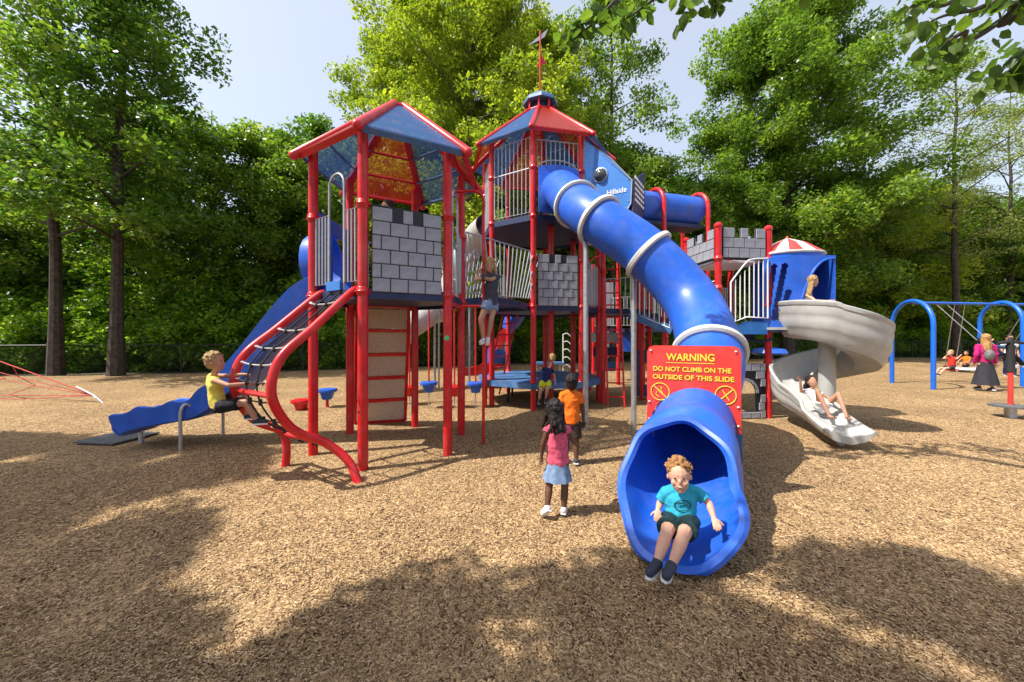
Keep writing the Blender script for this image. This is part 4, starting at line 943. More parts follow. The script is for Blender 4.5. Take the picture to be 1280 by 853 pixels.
for k in range(5):
    a = pts[k] - UP * .45; c = pts[k + 1] - UP * .8 * (1 if k % 2 else .6); bb = MB(); bb.tube([a, c], .014, 6); bb.build('brace', 'navy', ct)

# ---- grey tube slide at the back left
gs = thing('grey_tube_slide', 'grey white enclosed tube slide curling down behind the left tower', 'tube slide', (-2.4, 11.3, 0))
gp_ = spline([(-.7, 10.6, 4.75), (-1.05, 11.1, 4.6), (-1.55, 11.7, 4.05), (-1.95, 12.1, 3.35), (-2.25, 12.0, 2.7), (-2.7, 11.6, 2.25), (-3.3, 11.1, 1.75), (-3.75, 10.6, 1.15), (-4.0, 10.3, .6), (-4.2, 10.0, .5)], 6)
T3, S3, U3 = frames(gp_)
for a, c in ((0, 16), (16, 27), (27, 36), (36, 54)):
    b = MB(); ix = range(a, c + 1); b.loft([circ(gp_[i], S3[i], U3[i], .38) for i in ix] + [circ(gp_[i], S3[i], U3[i], .365) for i in reversed(ix)] + [circ(gp_[a], S3[a], U3[a], .38)], cap=False); b.build('tube_section', 'greyslide', gs)
for i in (16, 27, 36, 46):
    b = MB(); b.loft([circ(gp_[i] + T3[i] * o, S3[i], U3[i], R) for o, R in ((-.04, .385), (-.03, .44), (.03, .44), (.04, .385))], cap=False); b.build('joint_ring', 'greyring', gs)
for i in (27, 46): q = gp_[i] - UP * .4; b = MB(); b.cyl(q, Z(q, -.05), .04, 10); b.build('support_leg', 'galv', gs)
for (x, y) in ((-2.26, 11.5), (-1.36, 11.9)): b = MB(); b.cyl((x, y, -.05), (x, y, 2.6), .03, 8); b.build('support_leg', 'galv', gs)
b = MB(); b.box((-1.15, 11.05, 4.35), (1.5, .04, .35), (Vector((.6, -.35, .72)).normalized(), Vector((.5, .86, 0)), Vector((-.62, .36, .7)).normalized())); b.build('side_beam', 'rail', gs, False)

# ---- red and blue segment slide
ss = thing('segment_slide', 'curving slide of alternating red and blue segments behind the girl on the pole', 'slide', (-.4, 11.4, 0))
pp = spline([(.35, 11.0, 2.45), (.22, 11.3, 2.3), (.0, 11.5, 1.85), (-.3, 11.5, 1.4), (-.45, 11.6, 1.0), (-.62, 11.9, .62), (-.95, 12.2, .42), (-1.45, 12.4, .36)], 6); T4, S4, U4 = frames(pp)
def chute_prof(w, h, t=.03): return [(-w - t, h), (-w, h), (-w + .05, .04), (0, 0), (w - .05, .04), (w, h), (w + t, h), (w + t * .6, -.02), (0, -.06), (-w - t * .6, -.02)]
ci = [0, 7, 13, 20, 27, len(pp) - 1]
for k, (a, c) in enumerate(zip(ci[:-1], ci[1:])):
    b = MB(); ix = list(range(a, c + 1)); b.sweep(chute_prof(.24, .25), [pp[i] for i in ix], [S4[i] for i in ix], [U4[i] for i in ix]); b.build('slide_segment', 'red' if k % 2 == 0 else 'blue', ss)
for x, y in ((-.2, 11.9), (-.7, 12.1)): b = MB(); b.cyl((x, y, -.05), (x, y, .9 if x < -.5 else 1.6), .03, 8); b.build('leg', 'galv', ss)

# ---- stepping pods on their overhead rail
POD = None
def pod(x, y, z, col, hang, label):
    t = thing('stepping_pod', label, 'stepping pod', (x, y, 0), 'stepping pods behind the left tower')
    b = MB(); sqr = lambda s, zz: [Vector((x + s * math.copysign(abs(math.cos(a)) ** .6, math.cos(a)), y + s * math.copysign(abs(math.sin(a)) ** .6, math.sin(a)), zz)) for a in [math.pi * 2 * (k + .5) / 16 for k in range(16)]]
    b.loft([sqr(.09, z - .24), sqr(.1, z - .22), sqr(.14, z - .08), sqr(.185, z - .07), sqr(.195, z - .03), sqr(.185, z), sqr(.14, z + .005)]); b.build('step', col, t)
    if hang:
        b = MB(); b.tube([(x, y, z), (x, y, 2.3)], .02, 8); b.build('hanger', 'red', t)
        b = MB(); b.tube([(x, y, z - .24), (x, y, -.03)], .014, 6); b.build('spring_rod', 'galv', t)
    else:
        b = MB(); b.cyl((x, y, -.05), (x, y, z - .2), .035, 10); b.build('foot', 'red', t)
pod(-4.28, 8.62, .42, 'blue', False, 'blue stepping pod on a foot nearest the left tower post')
pod(-4.73, 8.35, .22, 'red', False, 'low red stepping pod left of the blue one')
pod(-2.45, 8.9, .45, 'red', True, 'red hanging pod half behind the climbing wall edge')
pod(-1.90, 8.5, .6, 'blue', True, 'blue hanging pod between the two middle posts of the left tower')
pod(-1.33, 8.6, .5, 'red', True, 'red hanging pod behind the right front post of the left tower')
pod(-.84, 8.6, .58, 'blue', True, 'blue hanging pod left of the red fire pole foot')
t = thing('overhead_rail', 'red overhead rail that carries the hanging pods behind the left tower', 'overhead rail', (-1.8, 8.6, 0))
b = MB(); b.tube(spline([(-2.9, 8.9, 2.34), (-2.2, 8.75, 2.34), (-1.5, 8.6, 2.34), (-.7, 8.6, 2.34)], 5), .03, 10); b.build('rail', 'red', t)
for x, y in ((-2.95, 8.95), (-.62, 8.6), (-.53, 9.3)): b = MB(); b.cyl((x, y, -.05), (x, y, 2.36), .045, 10); b.build('post', 'red', t)

# ================================================================ ladder, middle deck and stair to the turret
lt = thing('arched_ladder', 'tall leaning red tube ladder beside the second grey slide leg', 'ladder', (2.4, 8.6, 0))
for a, c in (((2.24, 8.70, -.03), (2.42, 9.75, 3.62)), ((2.60, 8.58, -.03), (2.76, 9.65, 3.62))): b = MB(); b.tube([a, c], .022, 10); b.build('side_rail', 'red', lt)
for k in range(11): u = (k + .7) / 11.5; b = MB(); b.cyl(Vector((2.24, 8.70, 0)).lerp(Vector((2.42, 9.75, 3.62)), u), Vector((2.60, 8.58, 0)).lerp(Vector((2.76, 9.65, 3.62)), u), .018, 8); b.build('rung', 'red', lt)
md = thing('middle_deck', 'navy middle deck with grey bar railings behind the ladder', 'play deck', (3.1, 10.2, 0))
for p, z1 in (((2.22, 9.06), 3.75), ((3.6, 10.6), 3.7), ((2.35, 11.3), 3.6), ((3.55, 9.6), 3.5)): post(md, p, z1, (ZM, 3.2), r=.06)
MDP = [Vector((2.22, 9.3, 0)), Vector((3.55, 9.6, 0)), Vector((3.6, 10.6, 0)), Vector((2.35, 11.3, 0))]
deck(md, MDP, ZM, t=.09)
for a, c in ((1, 2), (2, 3)): railing(md, MDP[a], MDP[c], ZM + .1, ZM + 1.0, 8)
b = MB(); b.tube(spline([(1.6, 8.5, 3.45), (1.75, 8.6, 3.35), (1.95, 8.75, 3.5), (2.22, 9.0, 3.6)], 5), .022, 8); b.build('hand_rail', 'red', md)
for k in range(3):
    b = MB(); b.box((2.72 + k * .0, 10.9 - k * .02, 1.6 - k * .42), (.8 - k * .1, .04, .28)); b.build('lower_panel', ('rail', 'navy', 'deckblue')[k], md, False)
# stair to the turret deck
st = thing('turret_stair', 'blue stepped walkway with white bar railings leading to the castle turret', 'stair', (3.8, 9.2, 0))
for k in range(4):
    x = 3.35 + .16 * k; y = 9.35 - .18 * k; z = 2.2 - .12 * k; b = MB(); b.box((x, y, z), (.30, .8, .05), (Vector((.65, -.76, 0)).normalized(), Vector((.76, .65, 0)).normalized(), UP)); b.build('step', 'navy', st, False)
for s_ in (-1, 1):
    o = Vector((.76, .65, 0)).normalized() * .43 * s_; railing(st, Vector((3.2, 9.52, 0)) + o, Vector((3.95, 8.64, 0)) + o, 2.25, 3.12, 7, m='whiterail', dz=-.42)
    b = MB(); b.box(Vector((3.58, 9.08, 1.98)) + o, (1.15, .03, .2), (Vector((.63, -.72, -.35)).normalized(), Vector((.76, .65, 0)).normalized(), Vector((.63, -.72, -.35)).normalized().cross(Vector((.76, .65, 0)).normalized()) * -1)); b.build('stringer', 'deckblue', st, False)

# ================================================================ castle turret
K1, K2, K3, K4 = Vector((4.09, 7.38, 0)), Vector((5.18, 7.52, 0)), Vector((5.05, 8.60, 0)), Vector((3.96, 8.46, 0)); ZT = 1.80
tt_ = thing('castle_turret', 'square castle turret with crenellated grey brick parapets between red posts', 'play tower', (4.57, 7.99, 0))
for p, z in ((K1, 3.84), (K2, 3.82), (K3, 3.84), (K4, 3.82)): post(tt_, p, z, (ZT - .04, 3.18, 2.6), r=.064)
deck(tt_, [K1, K2, K3, K4], ZT)
def crenel(P, Q, out, z0=3.2, z1=3.80, label=None):
    ux = (Q - P).normalized(); L = (Q - P).length - .17; uy = -Vector(out).normalized(); org = Z(P + ux * .085, z0) - uy * .02; h = (z1 - z0) / 3
    o1 = [(0, 0), (L, 0), (L, 3 * h), (L * .77, 3 * h), (L * .77, 2 * h), (L * .59, 2 * h), (L * .59, 3 * h), (L * .41, 3 * h), (L * .41, 2 * h), (L * .27, 2 * h), (L * .27, 3 * h), (0, 3 * h)]
    b = MB(); 
    for x0, x1, y0, y1 in ((0, L, 0, 2 * h), (0, L * .27, 2 * h, 3 * h), (L * .41, L * .59, 2 * h, 3 * h), (L * .77, L, 2 * h, 3 * h)):
        b.box(org + ux * (x0 + x1) / 2 + UP * (y0 + y1) / 2 + uy * .012, (x1 - x0, .024, y1 - y0), (ux, uy, UP))
    o = b.build('parapet', 'brickback', tt_, False, label)
    bricks(o, org, ux, uy, running(L, 2 * h, 2, L / 4, 0, 1) + [(0, 2 * h, L * .27, 3 * h), (L * .41, 2 * h, L * .59, 3 * h), (L * .77, 2 * h, L, 3 * h)])
    bricks(o, org + uy * .024, ux, -uy, running(L, 2 * h, 2, L / 4, 0, 1) + [(0, 2 * h, L * .27, 3 * h), (L * .41, 2 * h, L * .59, 3 * h), (L * .77, 2 * h, L, 3 * h)])
    b = MB(); b.cyl(Z(P, z0 - .02), Z(Q, z0 - .02), .02, 8); b.build('parapet_rail', 'black', o)
crenel(K1, K2, (.13, -1, 0), label='dark shaded front parapet with three merlons'); crenel(K4, K1, (-1, -.12, 0), label='sunlit left parapet with three merlons')
crenel(K2, K3, (1, .12, 0)); crenel(K3, K4, (-.13, 1, 0))
# bowed white railing in front, over blue riser panel
f0 = K1.lerp(K2, .16) + Vector((.02, -.12, 0)); f1 = K2 + Vector((-.12, -.16, 0))
b = MB(); q0, q1 = Z(f0, ZT + .1), Z(f1, ZT + .22); tp_ = spline([Z(f0, ZT + .9), Z(f0.lerp(f1, .4), ZT + 1.28), Z(f0.lerp(f1, .6), ZT + 1.36), Z(f1, ZT + 1.38)], 6)
b.tube([q0] + tp_ + [Z(f1, ZT + .2), Z(f0.lerp(f1, .42), ZT + .22)], .016, 8, closed=True); ro_ = b.build('railing', 'whiterail', tt_)
for k in range(1, 8):
    u = k / 8; x = f0.lerp(f1, u); i = min(len(tp_) - 1, int(u * (len(tp_) - 1))); zt_ = ZT + .9 + (1.38 - .9) * min(1, u * 1.5) - .04; zb_ = ZT + .1 + .12 * min(1, u * 2.2); me = bar_mesh(zt_ - zb_, .011, 'whiterail'); inst(me, 'bar', ro_, Matrix.Translation(Z(x, zb_)))
b = MB(); b.prism([Z(f0, ZT - .12), Z(f1, ZT - .12), Z(f1, ZT + .12), Z(f0.lerp(f1, .42), ZT + .14), Z(f0, ZT + .0)], (0, .03, 0)); b.build('riser_panel', 'skyblue', tt_, False)
railing(tt_, K4, K1, ZT + .1, ZT + .95, 6, m='whiterail'); railing(tt_, K3, K4, ZT + .1, ZT + .95, 7, m='whiterail', a=.0, b_=.45)
arch_loop(tt_, K4.lerp(K1, .2), K4.lerp(K1, .5), ZT, ZT + 1.35, 'whiterail')
b = MB(); b.box((4.62, 8.05, 3.16), (.95, .95, .03)); b.build('soffit', 'white', tt_, False)
b = MB(); b.box((4.75, 7.9, ZT - .18), (.5, .5, .2)); b.tube([(4.75, 7.65, ZT - .2), (5.05, 7.5, ZT - .28), (5.2, 7.4, ZT - .2)], .025, 8); b.build('deck_bracket', 'navy', tt_, False)
# stone arch panel on the lower front
ap = thing('arch_panel', 'grey stone look panel with arched opening under the castle turret', 'play panel', (4.6, 7.42, 0))
ux = (K2 - K1).normalized(); uy = Vector((-ux.y, ux.x, 0)); org = K1 + ux * .09 - uy * .03; L = .92; Hh = 1.1; cx, Rw, zs = .46, .25, .5
def inarch(x, z): return abs(x - cx) < Rw and z < zs + math.sqrt(max(0, Rw ** 2 - (x - cx) ** 2)) and z > .12
bmm = bmesh.new(); outl = [(0, 0), (L, 0), (L, Hh), (0, Hh)]; inn = [(cx - Rw, .14), (cx + Rw, .14)] + [(cx + Rw * math.cos(math.pi * k / 12), zs + Rw * math.sin(math.pi * k / 12)) for k in range(13)]
b = MB()
cols_ = [0, cx - Rw] + [cx - Rw * math.cos(math.pi * k / 12) for k in range(1, 12)] + [cx + Rw, L]
for x0, x1 in zip(cols_[:-1], cols_[1:]):
    xm = (x0 + x1) / 2
    if abs(xm - cx) < Rw:
        za0, za1 = zs + math.sqrt(max(0, Rw ** 2 - (x0 - cx) ** 2)), zs + math.sqrt(max(0, Rw ** 2 - (x1 - cx) ** 2))
        b.prism([org + ux * x0 + UP * za0, org + ux * x1 + UP * za1, org + ux * x1 + UP * Hh, org + ux * x0 + UP * Hh], uy * .025)
        b.prism([org + ux * x0 + UP * 0, org + ux * x1, org + ux * x1 + UP * .14, org + ux * x0 + UP * .14], uy * .025)
    else: b.prism([org + ux * x0, org + ux * x1, org + ux * x1 + UP * Hh, org + ux * x0 + UP * Hh], uy * .025)
pb_ = b.build('backing', 'brickback', ap, False)
rects = []
for r in range(7):
    h = Hh / 7; z0, z1 = r * h, (r + 1) * h
    for (u0, v0, u1, v1) in running(L, h, 1, .2, 0, r):
        v0 += z0; v1 += z0
        cs = [(x, z) for x in (u0 + .01, u1 - .01, (u0 + u1) / 2) for z in (v0 + .01, v1 - .01)]
        if not any(inarch(x, z) or (abs(x - cx) < Rw + .06 and z > .14 and ((x - cx) ** 2 + max(0, z - zs) ** 2) < (Rw + .06) ** 2) for x, z in cs): rects.append((u0, v0, u1, v1))
        else:
            if u0 < cx - Rw - .05 and u1 > cx - Rw - .06 and v1 < zs + .1 and v0 >= .1: rects.append((u0, v0, cx - Rw - .06, v1))
            if u1 > cx + Rw + .05 and u0 < cx + Rw + .06 and v1 < zs + .1 and v0 >= .1: rects.append((cx + Rw + .06, v0, u1, v1))
            if v1 <= .16: rects.append((u0, v0, u1, min(v1, .13)))
rects = [r for r in rects if r[2] - r[0] > .04 and r[3] - r[1] > .04]
bricks(pb_, org, ux, uy, rects, .02)
for k in range(9):
    a0, a1 = math.pi * k / 9 + .02, math.pi * (k + 1) / 9 - .02; q = [(Rw, a0), (Rw + .055, a0), (Rw + .055, a1), (Rw, a1)]; b = MB()
    b.prism([org - uy * .022 + ux * (cx + R * math.cos(a)) + UP * (zs + R * math.sin(a)) for R, a in q], uy * .02); b.build('arch_stone', 'brick', pb_, False)
# small play extras by the turret
t = thing('red_handle', 'red pipe handle sticking out beside the turret post', 'handle', (5.3, 7.7, 0)); b = MB(); b.tube(spline([(5.2, 7.62, 1.1), (5.32, 7.75, .95), (5.45, 7.8, .9), (5.7, 7.8, .9)], 5), .05, 10); b.build('handle', 'red', t); b = MB(); b.cap((5.7, 7.8, .9), (5.72, 7.8, .9), .07, .07, 12, 4); b.build('knob', 'red', t)
t = thing('mushroom_seat', 'blue round spinner seat standing behind the turret post', 'seat', (6.85, 9.9, 0)); b = MB(); b.tube([(6.85, 9.9, 1.15), (6.85, 9.9, 1.2), (6.85, 9.9, 1.3), (6.85, 9.9, 1.34)], [.36, .42, .36, .1], 20); b.build('disc', 'blue', t); b = MB(); b.cyl((6.85, 9.9, -.05), (6.85, 9.9, 1.18), .07, 12); b.build('stem', 'bluepost', t)

# ---- blue slide enclosure with striped canopy
en = thing('slide_enclosure', 'blue slotted enclosure with red and white striped canopy above the spiral slide', 'slide enclosure', (5.7, 7.6, ZT))
q = [Vector((5.02, 7.42, 0)), Vector((6.2, 7.15, 0)), Vector((6.38, 7.98, 0)), Vector((5.3, 8.2, 0))]; ez0, ez1 = 1.78, 3.2
d = (q[1] - q[0]); Lf = d.length; d.normalize(); n_ = Vector((d.y, -d.x, 0)); n_ = n_ if n_.y < 0 else -n_
def fpnt(u, z, o=0): return q[0] + d * u + UP * z + n_ * (o + .10 * math.sin(math.pi * min(1, u / Lf)))
# front face columns, with the sweeping arch opening at the right and three slots at the left
slots = [(.07, 2.25, .17, 3.02, .10), (.17, 2.0, .34, 3.02, .11), (.27, 1.98, .40, 2.5, .11)]
def arch_z(u): 
    a = .52
    if u <= a: return ez0
    x = (u - a) / (Lf - a); return ez0 + (ez1 - .06 - ez0) * min(1, (1 - (1 - x) ** 2.6) ** .75)
b = MB(); nu, nv = 64, 70; us = [Lf * i / nu for i in range(nu + 1)]; 
def solid(u, z):
    if z < arch_z(u): return False
    for (u0, z0, u1, z1, w) in slots:
        tz = (z - z0) / (z1 - z0); cu_ = u0 + (u1 - u0) * max(0, min(1, tz)); dz = max(0, z0 - z, z - z1)
        if (u - cu_) ** 2 + dz * dz < (w / 2) ** 2: return False
    return True
idx = {}
def vid(i, j, o):
    k = (i, j, o)
    if k not in idx:
        u = us[i]; z = ez0 + (ez1 - ez0) * j / nv; az = arch_z(u)
        if z < az and az - z < (ez1 - ez0) / nv * 1.2: z = az
        idx[k] = len(b.v); b.v.append(tuple(fpnt(u, z, 0 if o else -.03)))
    return idx[k]
cell = [[solid((us[i] + us[i + 1]) / 2, ez0 + (ez1 - ez0) * (j + .5) / nv) for j in range(nv)] for i in range(nu)]
for i in range(nu):
    for j in range(nv):
        if not cell[i][j]: continue
        b.f.append((vid(i, j, 1), vid(i + 1, j, 1), vid(i + 1, j + 1, 1), vid(i, j + 1, 1))); b.f.append((vid(i, j, 0), vid(i, j + 1, 0), vid(i + 1, j + 1, 0), vid(i + 1, j, 0)))
        for (di, dj, e1, e2) in ((-1, 0, (0, 0), (0, 1)), (1, 0, (1, 0), (1, 1)), (0, -1, (0, 0), (1, 0)), (0, 1, (0, 1), (1, 1))):
            a, c = i + di, j + dj
            if not (0 <= a < nu and 0 <= c < nv and cell[a][c]): b.f.append((vid(i + e1[0], j + e1[1], 1), vid(i + e2[0], j + e2[1], 1), vid(i + e2[0], j + e2[1], 0), vid(i + e1[0], j + e1[1], 0)))
b.build('front_shell', 'blue', en)
b = MB(); pts = [fpnt(u, arch_z(u), .0) for u in [.52 + (Lf - .52) * k / 20 for k in range(21)]]; b.tube(pts, .022, 8); b.build('arch_rim', 'blue', en)
for a, c, lo, nm in ((q[1], q[2], ez0 + .35, 'side_wall'), (q[2], q[3], ez0, 'back_wall')):
    dd = (c - a).normalized(); bb = MB(); bb.box(Z((a + c) / 2, (lo + ez1) / 2), ((c - a).length, .04, ez1 - lo), (dd, Vector((-dd.y, dd.x, 0)), UP)); bb.build(nm, 'blue', en, False)
bb = MB(); bb.prism([Z(p, ez0 - .05) for p in q], (0, 0, .05)); bb.build('floor', 'blue', en, False)
bb = MB(); bb.prism([Z(p, ez0) for p in (q[0] + d * .52 + n_ * .1, q[0] + d * .52 - n_ * .05, q[0] + d * .85 + n_ * .05)], (0, 0, .02)); bb.build('inner_lip', 'blue', en, False)
cc = sum(q, Vector()) / 4; ap_ = Z(cc, 3.66) + Vector((-.04, 0, 0))
rim = []; NN = 16
for k in range(NN):
    a = 2 * math.pi * k / NN + .25; rim.append(Z(cc, 3.3) + Vector((math.cos(a) * .62, math.sin(a) * .5, 0)) )
bb = MB(); bb.tube([p - UP * .0 for p in rim], .03, 8, closed=True); bb.build('canopy_rim', 'greyring', en)
bb = MB(); bb.loft([[Z(p, 3.19) for p in rim], [Z(p, 3.3) for p in rim]]); bb.build('canopy_base', 'blue', en)
for k in range(NN):
    p0, p1 = rim[k], rim[(k + 1) % NN]; a, c = [ap_.lerp(p, .55) + UP * .06 for p in (p0, p1)]
    bb = MB(); bb.prism([ap_, a, c], UP * .015); bb.prism([a, p0 + UP * .02, p1 + UP * .02, c], UP * .015); bb.build('canopy_stripe', ('redsign', 'whiterail')[(k // 1) % 2], en)
bb = MB(); bb.cap(ap_ + UP * .0, ap_ + UP * .03, .035, .02, 10, 3); bb.build('finial', 'redsign', en)
# ---- spiral slide
sps = thing('spiral_slide', 'pale grey open spiral slide turning round a thick central pole', 'spiral slide', (5.8, 6.85, 0))
Cs = Vector((5.8, 6.85, 0)); rc = .55; P5 = [(5.62, 7.4, 1.86), (5.50, 7.0, 1.84), (5.42, 6.68, 1.82)]
th0, th1 = 228, 540; nS = 22
for i in range(nS + 1):
    u = i / nS; a = math.radians(th0 + (th1 - th0) * u); P5.append((Cs.x + rc * math.cos(a), Cs.y + rc * math.sin(a), 1.78 - 1.34 * u ** .9))
P5 += [(5.2, 6.45, .38), (5.1, 6.05, .31), (5.0, 5.7, .25), (4.92, 5.38, .21)]
ps = spline(P5, 4); n = len(ps); Ts = [(ps[min(i + 1, n - 1)] - ps[max(i - 1, 0)]).normalized() for i in range(n)]
rings = []
for i, p in enumerate(ps):
    sd = Ts[i].cross(UP).normalized(); u = i / (n - 1)              # sd points right of travel = outer side (ccw travel)
    up = UP; ho = .46 if u < .8 else .46 - .36 * (u - .8) / .2; bl = .12 * max(0, min(1, (.62 - u) * 4)); hi_ = .2 if u < .85 else .2 - .1 * (u - .85) / .15
    w = .27; 
    if u > .93: ho *= .55; hi_ *= .6
    out_ = [(w, ho), (w + .03, ho + .02), (w + .06, ho), (w + .058, ho - .06), (w + .042, ho - .08), (w + .048, ho * .6), (w + .036, ho * .5), (w + .026, ho * .42), (w + .032, ho * .3), (w + .022, ho * .08), (w - .0, -.02), (w - .02, -.05), (w - .03, -.08 - bl * .4), (w - .10, -.11 - bl), (0, -.14 - bl), (-w + .1, -.09 - bl), (-w - .02, .02), (-w - .04, hi_ - .04), (-w - .035, hi_), (-w - .01, hi_ + .012), (-w + .02, hi_ - .02), (-w + .08, .02), (-w + .2, -.02), (0, -.035), (w - .14, -.01), (w - .05, .08), (w - .01, ho * .6)]
    rings.append([p + sd * x + up * y for x, y in out_])
b = MB(); b.loft(rings); b.build('chute', 'greyslide', sps)
b = MB(); b.tube([(5.8, 6.85, -.05), (5.8, 6.85, 1.9)], .13, 20); b.build('centre_pole', 'greyslide', sps)
b = MB(); b.cyl((4.96, 5.62, -.05), (4.96, 5.62, .2), .05, 12); b.build('foot', 'galv', sps)
b = MB(); b.box((5.38, 7.28, 1.79), (.7, .34, .05), (Vector((.9, -.3, 0)).normalized(), Vector((.3, .9, 0)).normalized(), UP)); b.build('entry_plate', 'greyslide', sps, False)

# ================================================================ farther play structure behind
fs_ = thing('rear_structure', 'farther red posted play deck seen between the ladder and the middle deck', 'play structure', (4.2, 13.5, 0))
FP = [(2.98, 13.6), (3.6, 12.6), (4.5, 13.9), (4.3, 12.2), (5.6, 13.5)]
for (x, y), z in zip(FP, (4.2, 4.3, 3.9, 3.4, 3.6)): post(fs_, (x, y), z, (1.6, 2.9), r=.065)
deck(fs_, [Vector((2.98, 13.6, 0)), Vector((4.3, 12.4, 0)), Vector((5.6, 13.5, 0)), Vector((4.3, 14.4, 0))], 1.9)
railing(fs_, (2.98, 13.6), (3.6, 12.6), 2.0, 2.95, 7); railing(fs_, (3.6, 12.6), (4.3, 12.2), 2.0, 2.95, 5); railing(fs_, (4.3, 12.2), (5.6, 13.5), 2.0, 2.95, 9)
for x, z0, z1, m in ((4.05, 1.1, 1.75, 'blue'), (3.3, 2.0, 3.5, 'rail'), (3.15, .9, 1.8, 'rail')): b = MB(); b.box((x, 12.9, (z0 + z1) / 2), (.42, .04, z1 - z0)); b.build('play_panel', m, fs_, False)
bp = thing('ground_panel', 'blue framed play panel standing behind the grey slide leg', 'play panel', (3.65, 9.7, 0))
x0, x1 = 3.28, 3.74
for z0, z1 in ((.08, .38), (.95, 1.28)): b = MB(); b.box(((x0 + x1) / 2, 9.72, (z0 + z1) / 2), (x1 - x0, .05, z1 - z0)); b.build('board', 'deckblue', bp, False)
for x in (x0 + .03, x1 - .03): b = MB(); b.box((x, 9.72, .66), (.06, .045, .56)); b.build('stile', 'deckblue', bp, False)
for x in (x0 - .04, x1 + .04): b = MB(); b.cyl((x, 9.72, -.05), (x, 9.72, 1.32), .03, 8); b.build('post', 'red', bp)
t = thing('wavy_pipe_slide', 'small white pipe climber and blue bench behind the low platform', 'climber', (1.8, 14.3, 0))
for z in (.3, .6, .9, 1.2, 1.5): b = MB(); b.tube(spline([(1.95, 14.2, z + .2), (2.1, 14.2, z + .24), (2.25, 14.2, z + .1), (2.28, 14.2, z - .1)], 4), .02, 6); b.build('pipe', 'whiterail', t)
b = MB(); b.tube([(2.28, 14.2, -.05), (2.28, 14.2, 1.7)], .022, 6); b.tube([(1.95, 14.2, -.05), (1.95, 14.2, 1.72)], .022, 6); b.build('upright', 'whiterail', t)
b = MB(); b.box((1.4, 14.4, .6), (1.2, .5, .08)); b.build('bench_top', 'deckblue', t, False)
b = MB(); b.cyl((.95, 14.4, -.05), (.95, 14.4, .57), .04, 8); b.build('leg', 'galv', t); b = MB(); b.cyl((1.85, 14.4, -.05), (1.85, 14.4, .57), .04, 8); b.build('leg', 'galv', t)

# ================================================================ swing set
sw = thing('swing_set', 'blue swing set of tall rounded arches joined by a top beam', 'swing set', (16.5, 12.4, 0))
ZB = 2.80
for x, ya, yb in ((13.15, 13.05, 11.45), (16.8, 13.5, 12.1), (21.0, 14.1, 12.7)):
    yc, R = (ya + yb) / 2, (ya - yb) / 2; b = MB(); off = .18
    b.tube([(x + off, ya, -.05)] + [(x + off * math.cos(math.pi * k / 16), yc + R * math.cos(math.pi * k / 16), ZB - R + R * math.sin(math.pi * k / 16)) for k in range(17)] + [(x - off, yb, -.05)], .062, 14); b.build('arch', 'bluepost', sw)
b = MB(); b.cyl((13.15, 12.25, ZB - .06), (16.8, 12.8, ZB - .06), .045, 12); b.build('top_beam', 'bluepost', sw); b = MB(); b.cyl((16.8, 12.8, ZB - .06), (21.0, 13.4, ZB - .06), .045, 12); b.build('top_beam', 'bluepost', sw)
def bp_(x): return Vector((x, 12.25 + (x - 13.15) * .55 / 3.65, ZB - .1))
def swing(label, x0, seat, col, w=.42):
    t = thing('swing', label, 'swing', bp_(x0), 'swings hanging from the blue beam'); a, c = bp_(x0 - w / 2), bp_(x0 + w / 2); seat = Vector(seat)
    for p, s_ in ((a, seat + Vector((-.19, 0, .25))), (c, seat + Vector((.19, 0, .25)))):
        b = MB(); b.tube([p, s_], .012, 6); b.build('chain', 'galv', t); b = MB(); b.tube([s_, seat + Vector((math.copysign(.16, (s_ - seat).x), 0, 0))], .01, 6); b.build('chain', 'black', t)
    b = MB(); vs = []
    for k in range(9):
        u = -1 + k / 4; vs.append(seat + Vector((u * .2, -.1, .05 * u * u))); vs.append(seat + Vector((u * .2, .1, .05 * u * u)))
    for k in range(9):
        u = -1 + k / 4; vs.append(seat + Vector((u * .2, -.1, .05 * u * u - .02))); vs.append(seat + Vector((u * .2, .1, .05 * u * u - .02)))
    b.add(vs, [(2 * k, 2 * k + 2, 2 * k + 3, 2 * k + 1) for k in range(8)] + [(18 + 2 * k, 18 + 2 * k + 1, 18 + 2 * k + 3, 18 + 2 * k + 2) for k in range(8)] + [(2 * k, 18 + 2 * k, 20 + 2 * k, 2 * k + 2) for k in range(8)] + [(2 * k + 1, 2 * k + 3, 21 + 2 * k, 19 + 2 * k) for k in range(8)] + [(0, 1, 19, 18), (16, 34, 35, 17)])
    b.build('seat', col, t); return t
KS = W(1188, 459, 13.4)
swing('swing with small child in red, swinging left under the beam', 15.1, KS + Vector((0, 0, -.12)), 'redsign')
swing('swing held behind the woman in magenta', 14.35, W(1242, 447, 11.6), 'black')
swing('swing near the right arch, chains slanting to the right edge', 18.2, W(1262, 436, 14.2), 'black')

# ---- spinner at the right edge
sn_ = thing('standing_spinner', 'red and black standing spinner with round grey foot disc at the right edge', 'spinner', (10.05, 7.5, 0)); X0 = Vector((10.05, 7.5, 0))
for nm, pts, rr, m in (('base', [(0, 0, -.05), (0, 0, .02), (0, 0, .21)], [.1, .085, .085], 'galv'), ('foot_disc', [(0, 0, .21), (0, 0, .215), (0, 0, .25), (0, 0, .265)], [.24, .29, .29, .1], 'rubber'), ('pole', [(0, 0, .26), (0, 0, 1.45)], [.038, .038], 'redsign'), ('grip', [(0, 0, .92), (0, 0, .93), (0, 0, 1.4), (0, 0, 1.46)], [.04, .06, .06, .07], 'black')):
    b = MB(); b.tube([X0 + Vector(p) for p in pts], rr, 20); b.build(nm, m, sn_)
b = MB(); b.tube([X0 + Vector((-.26, 0, 1.5)), X0 + Vector((0, 0, 1.53)), X0 + Vector((.3, 0, 1.5))], .03, 10); b.build('handle_bar', 'black', sn_)
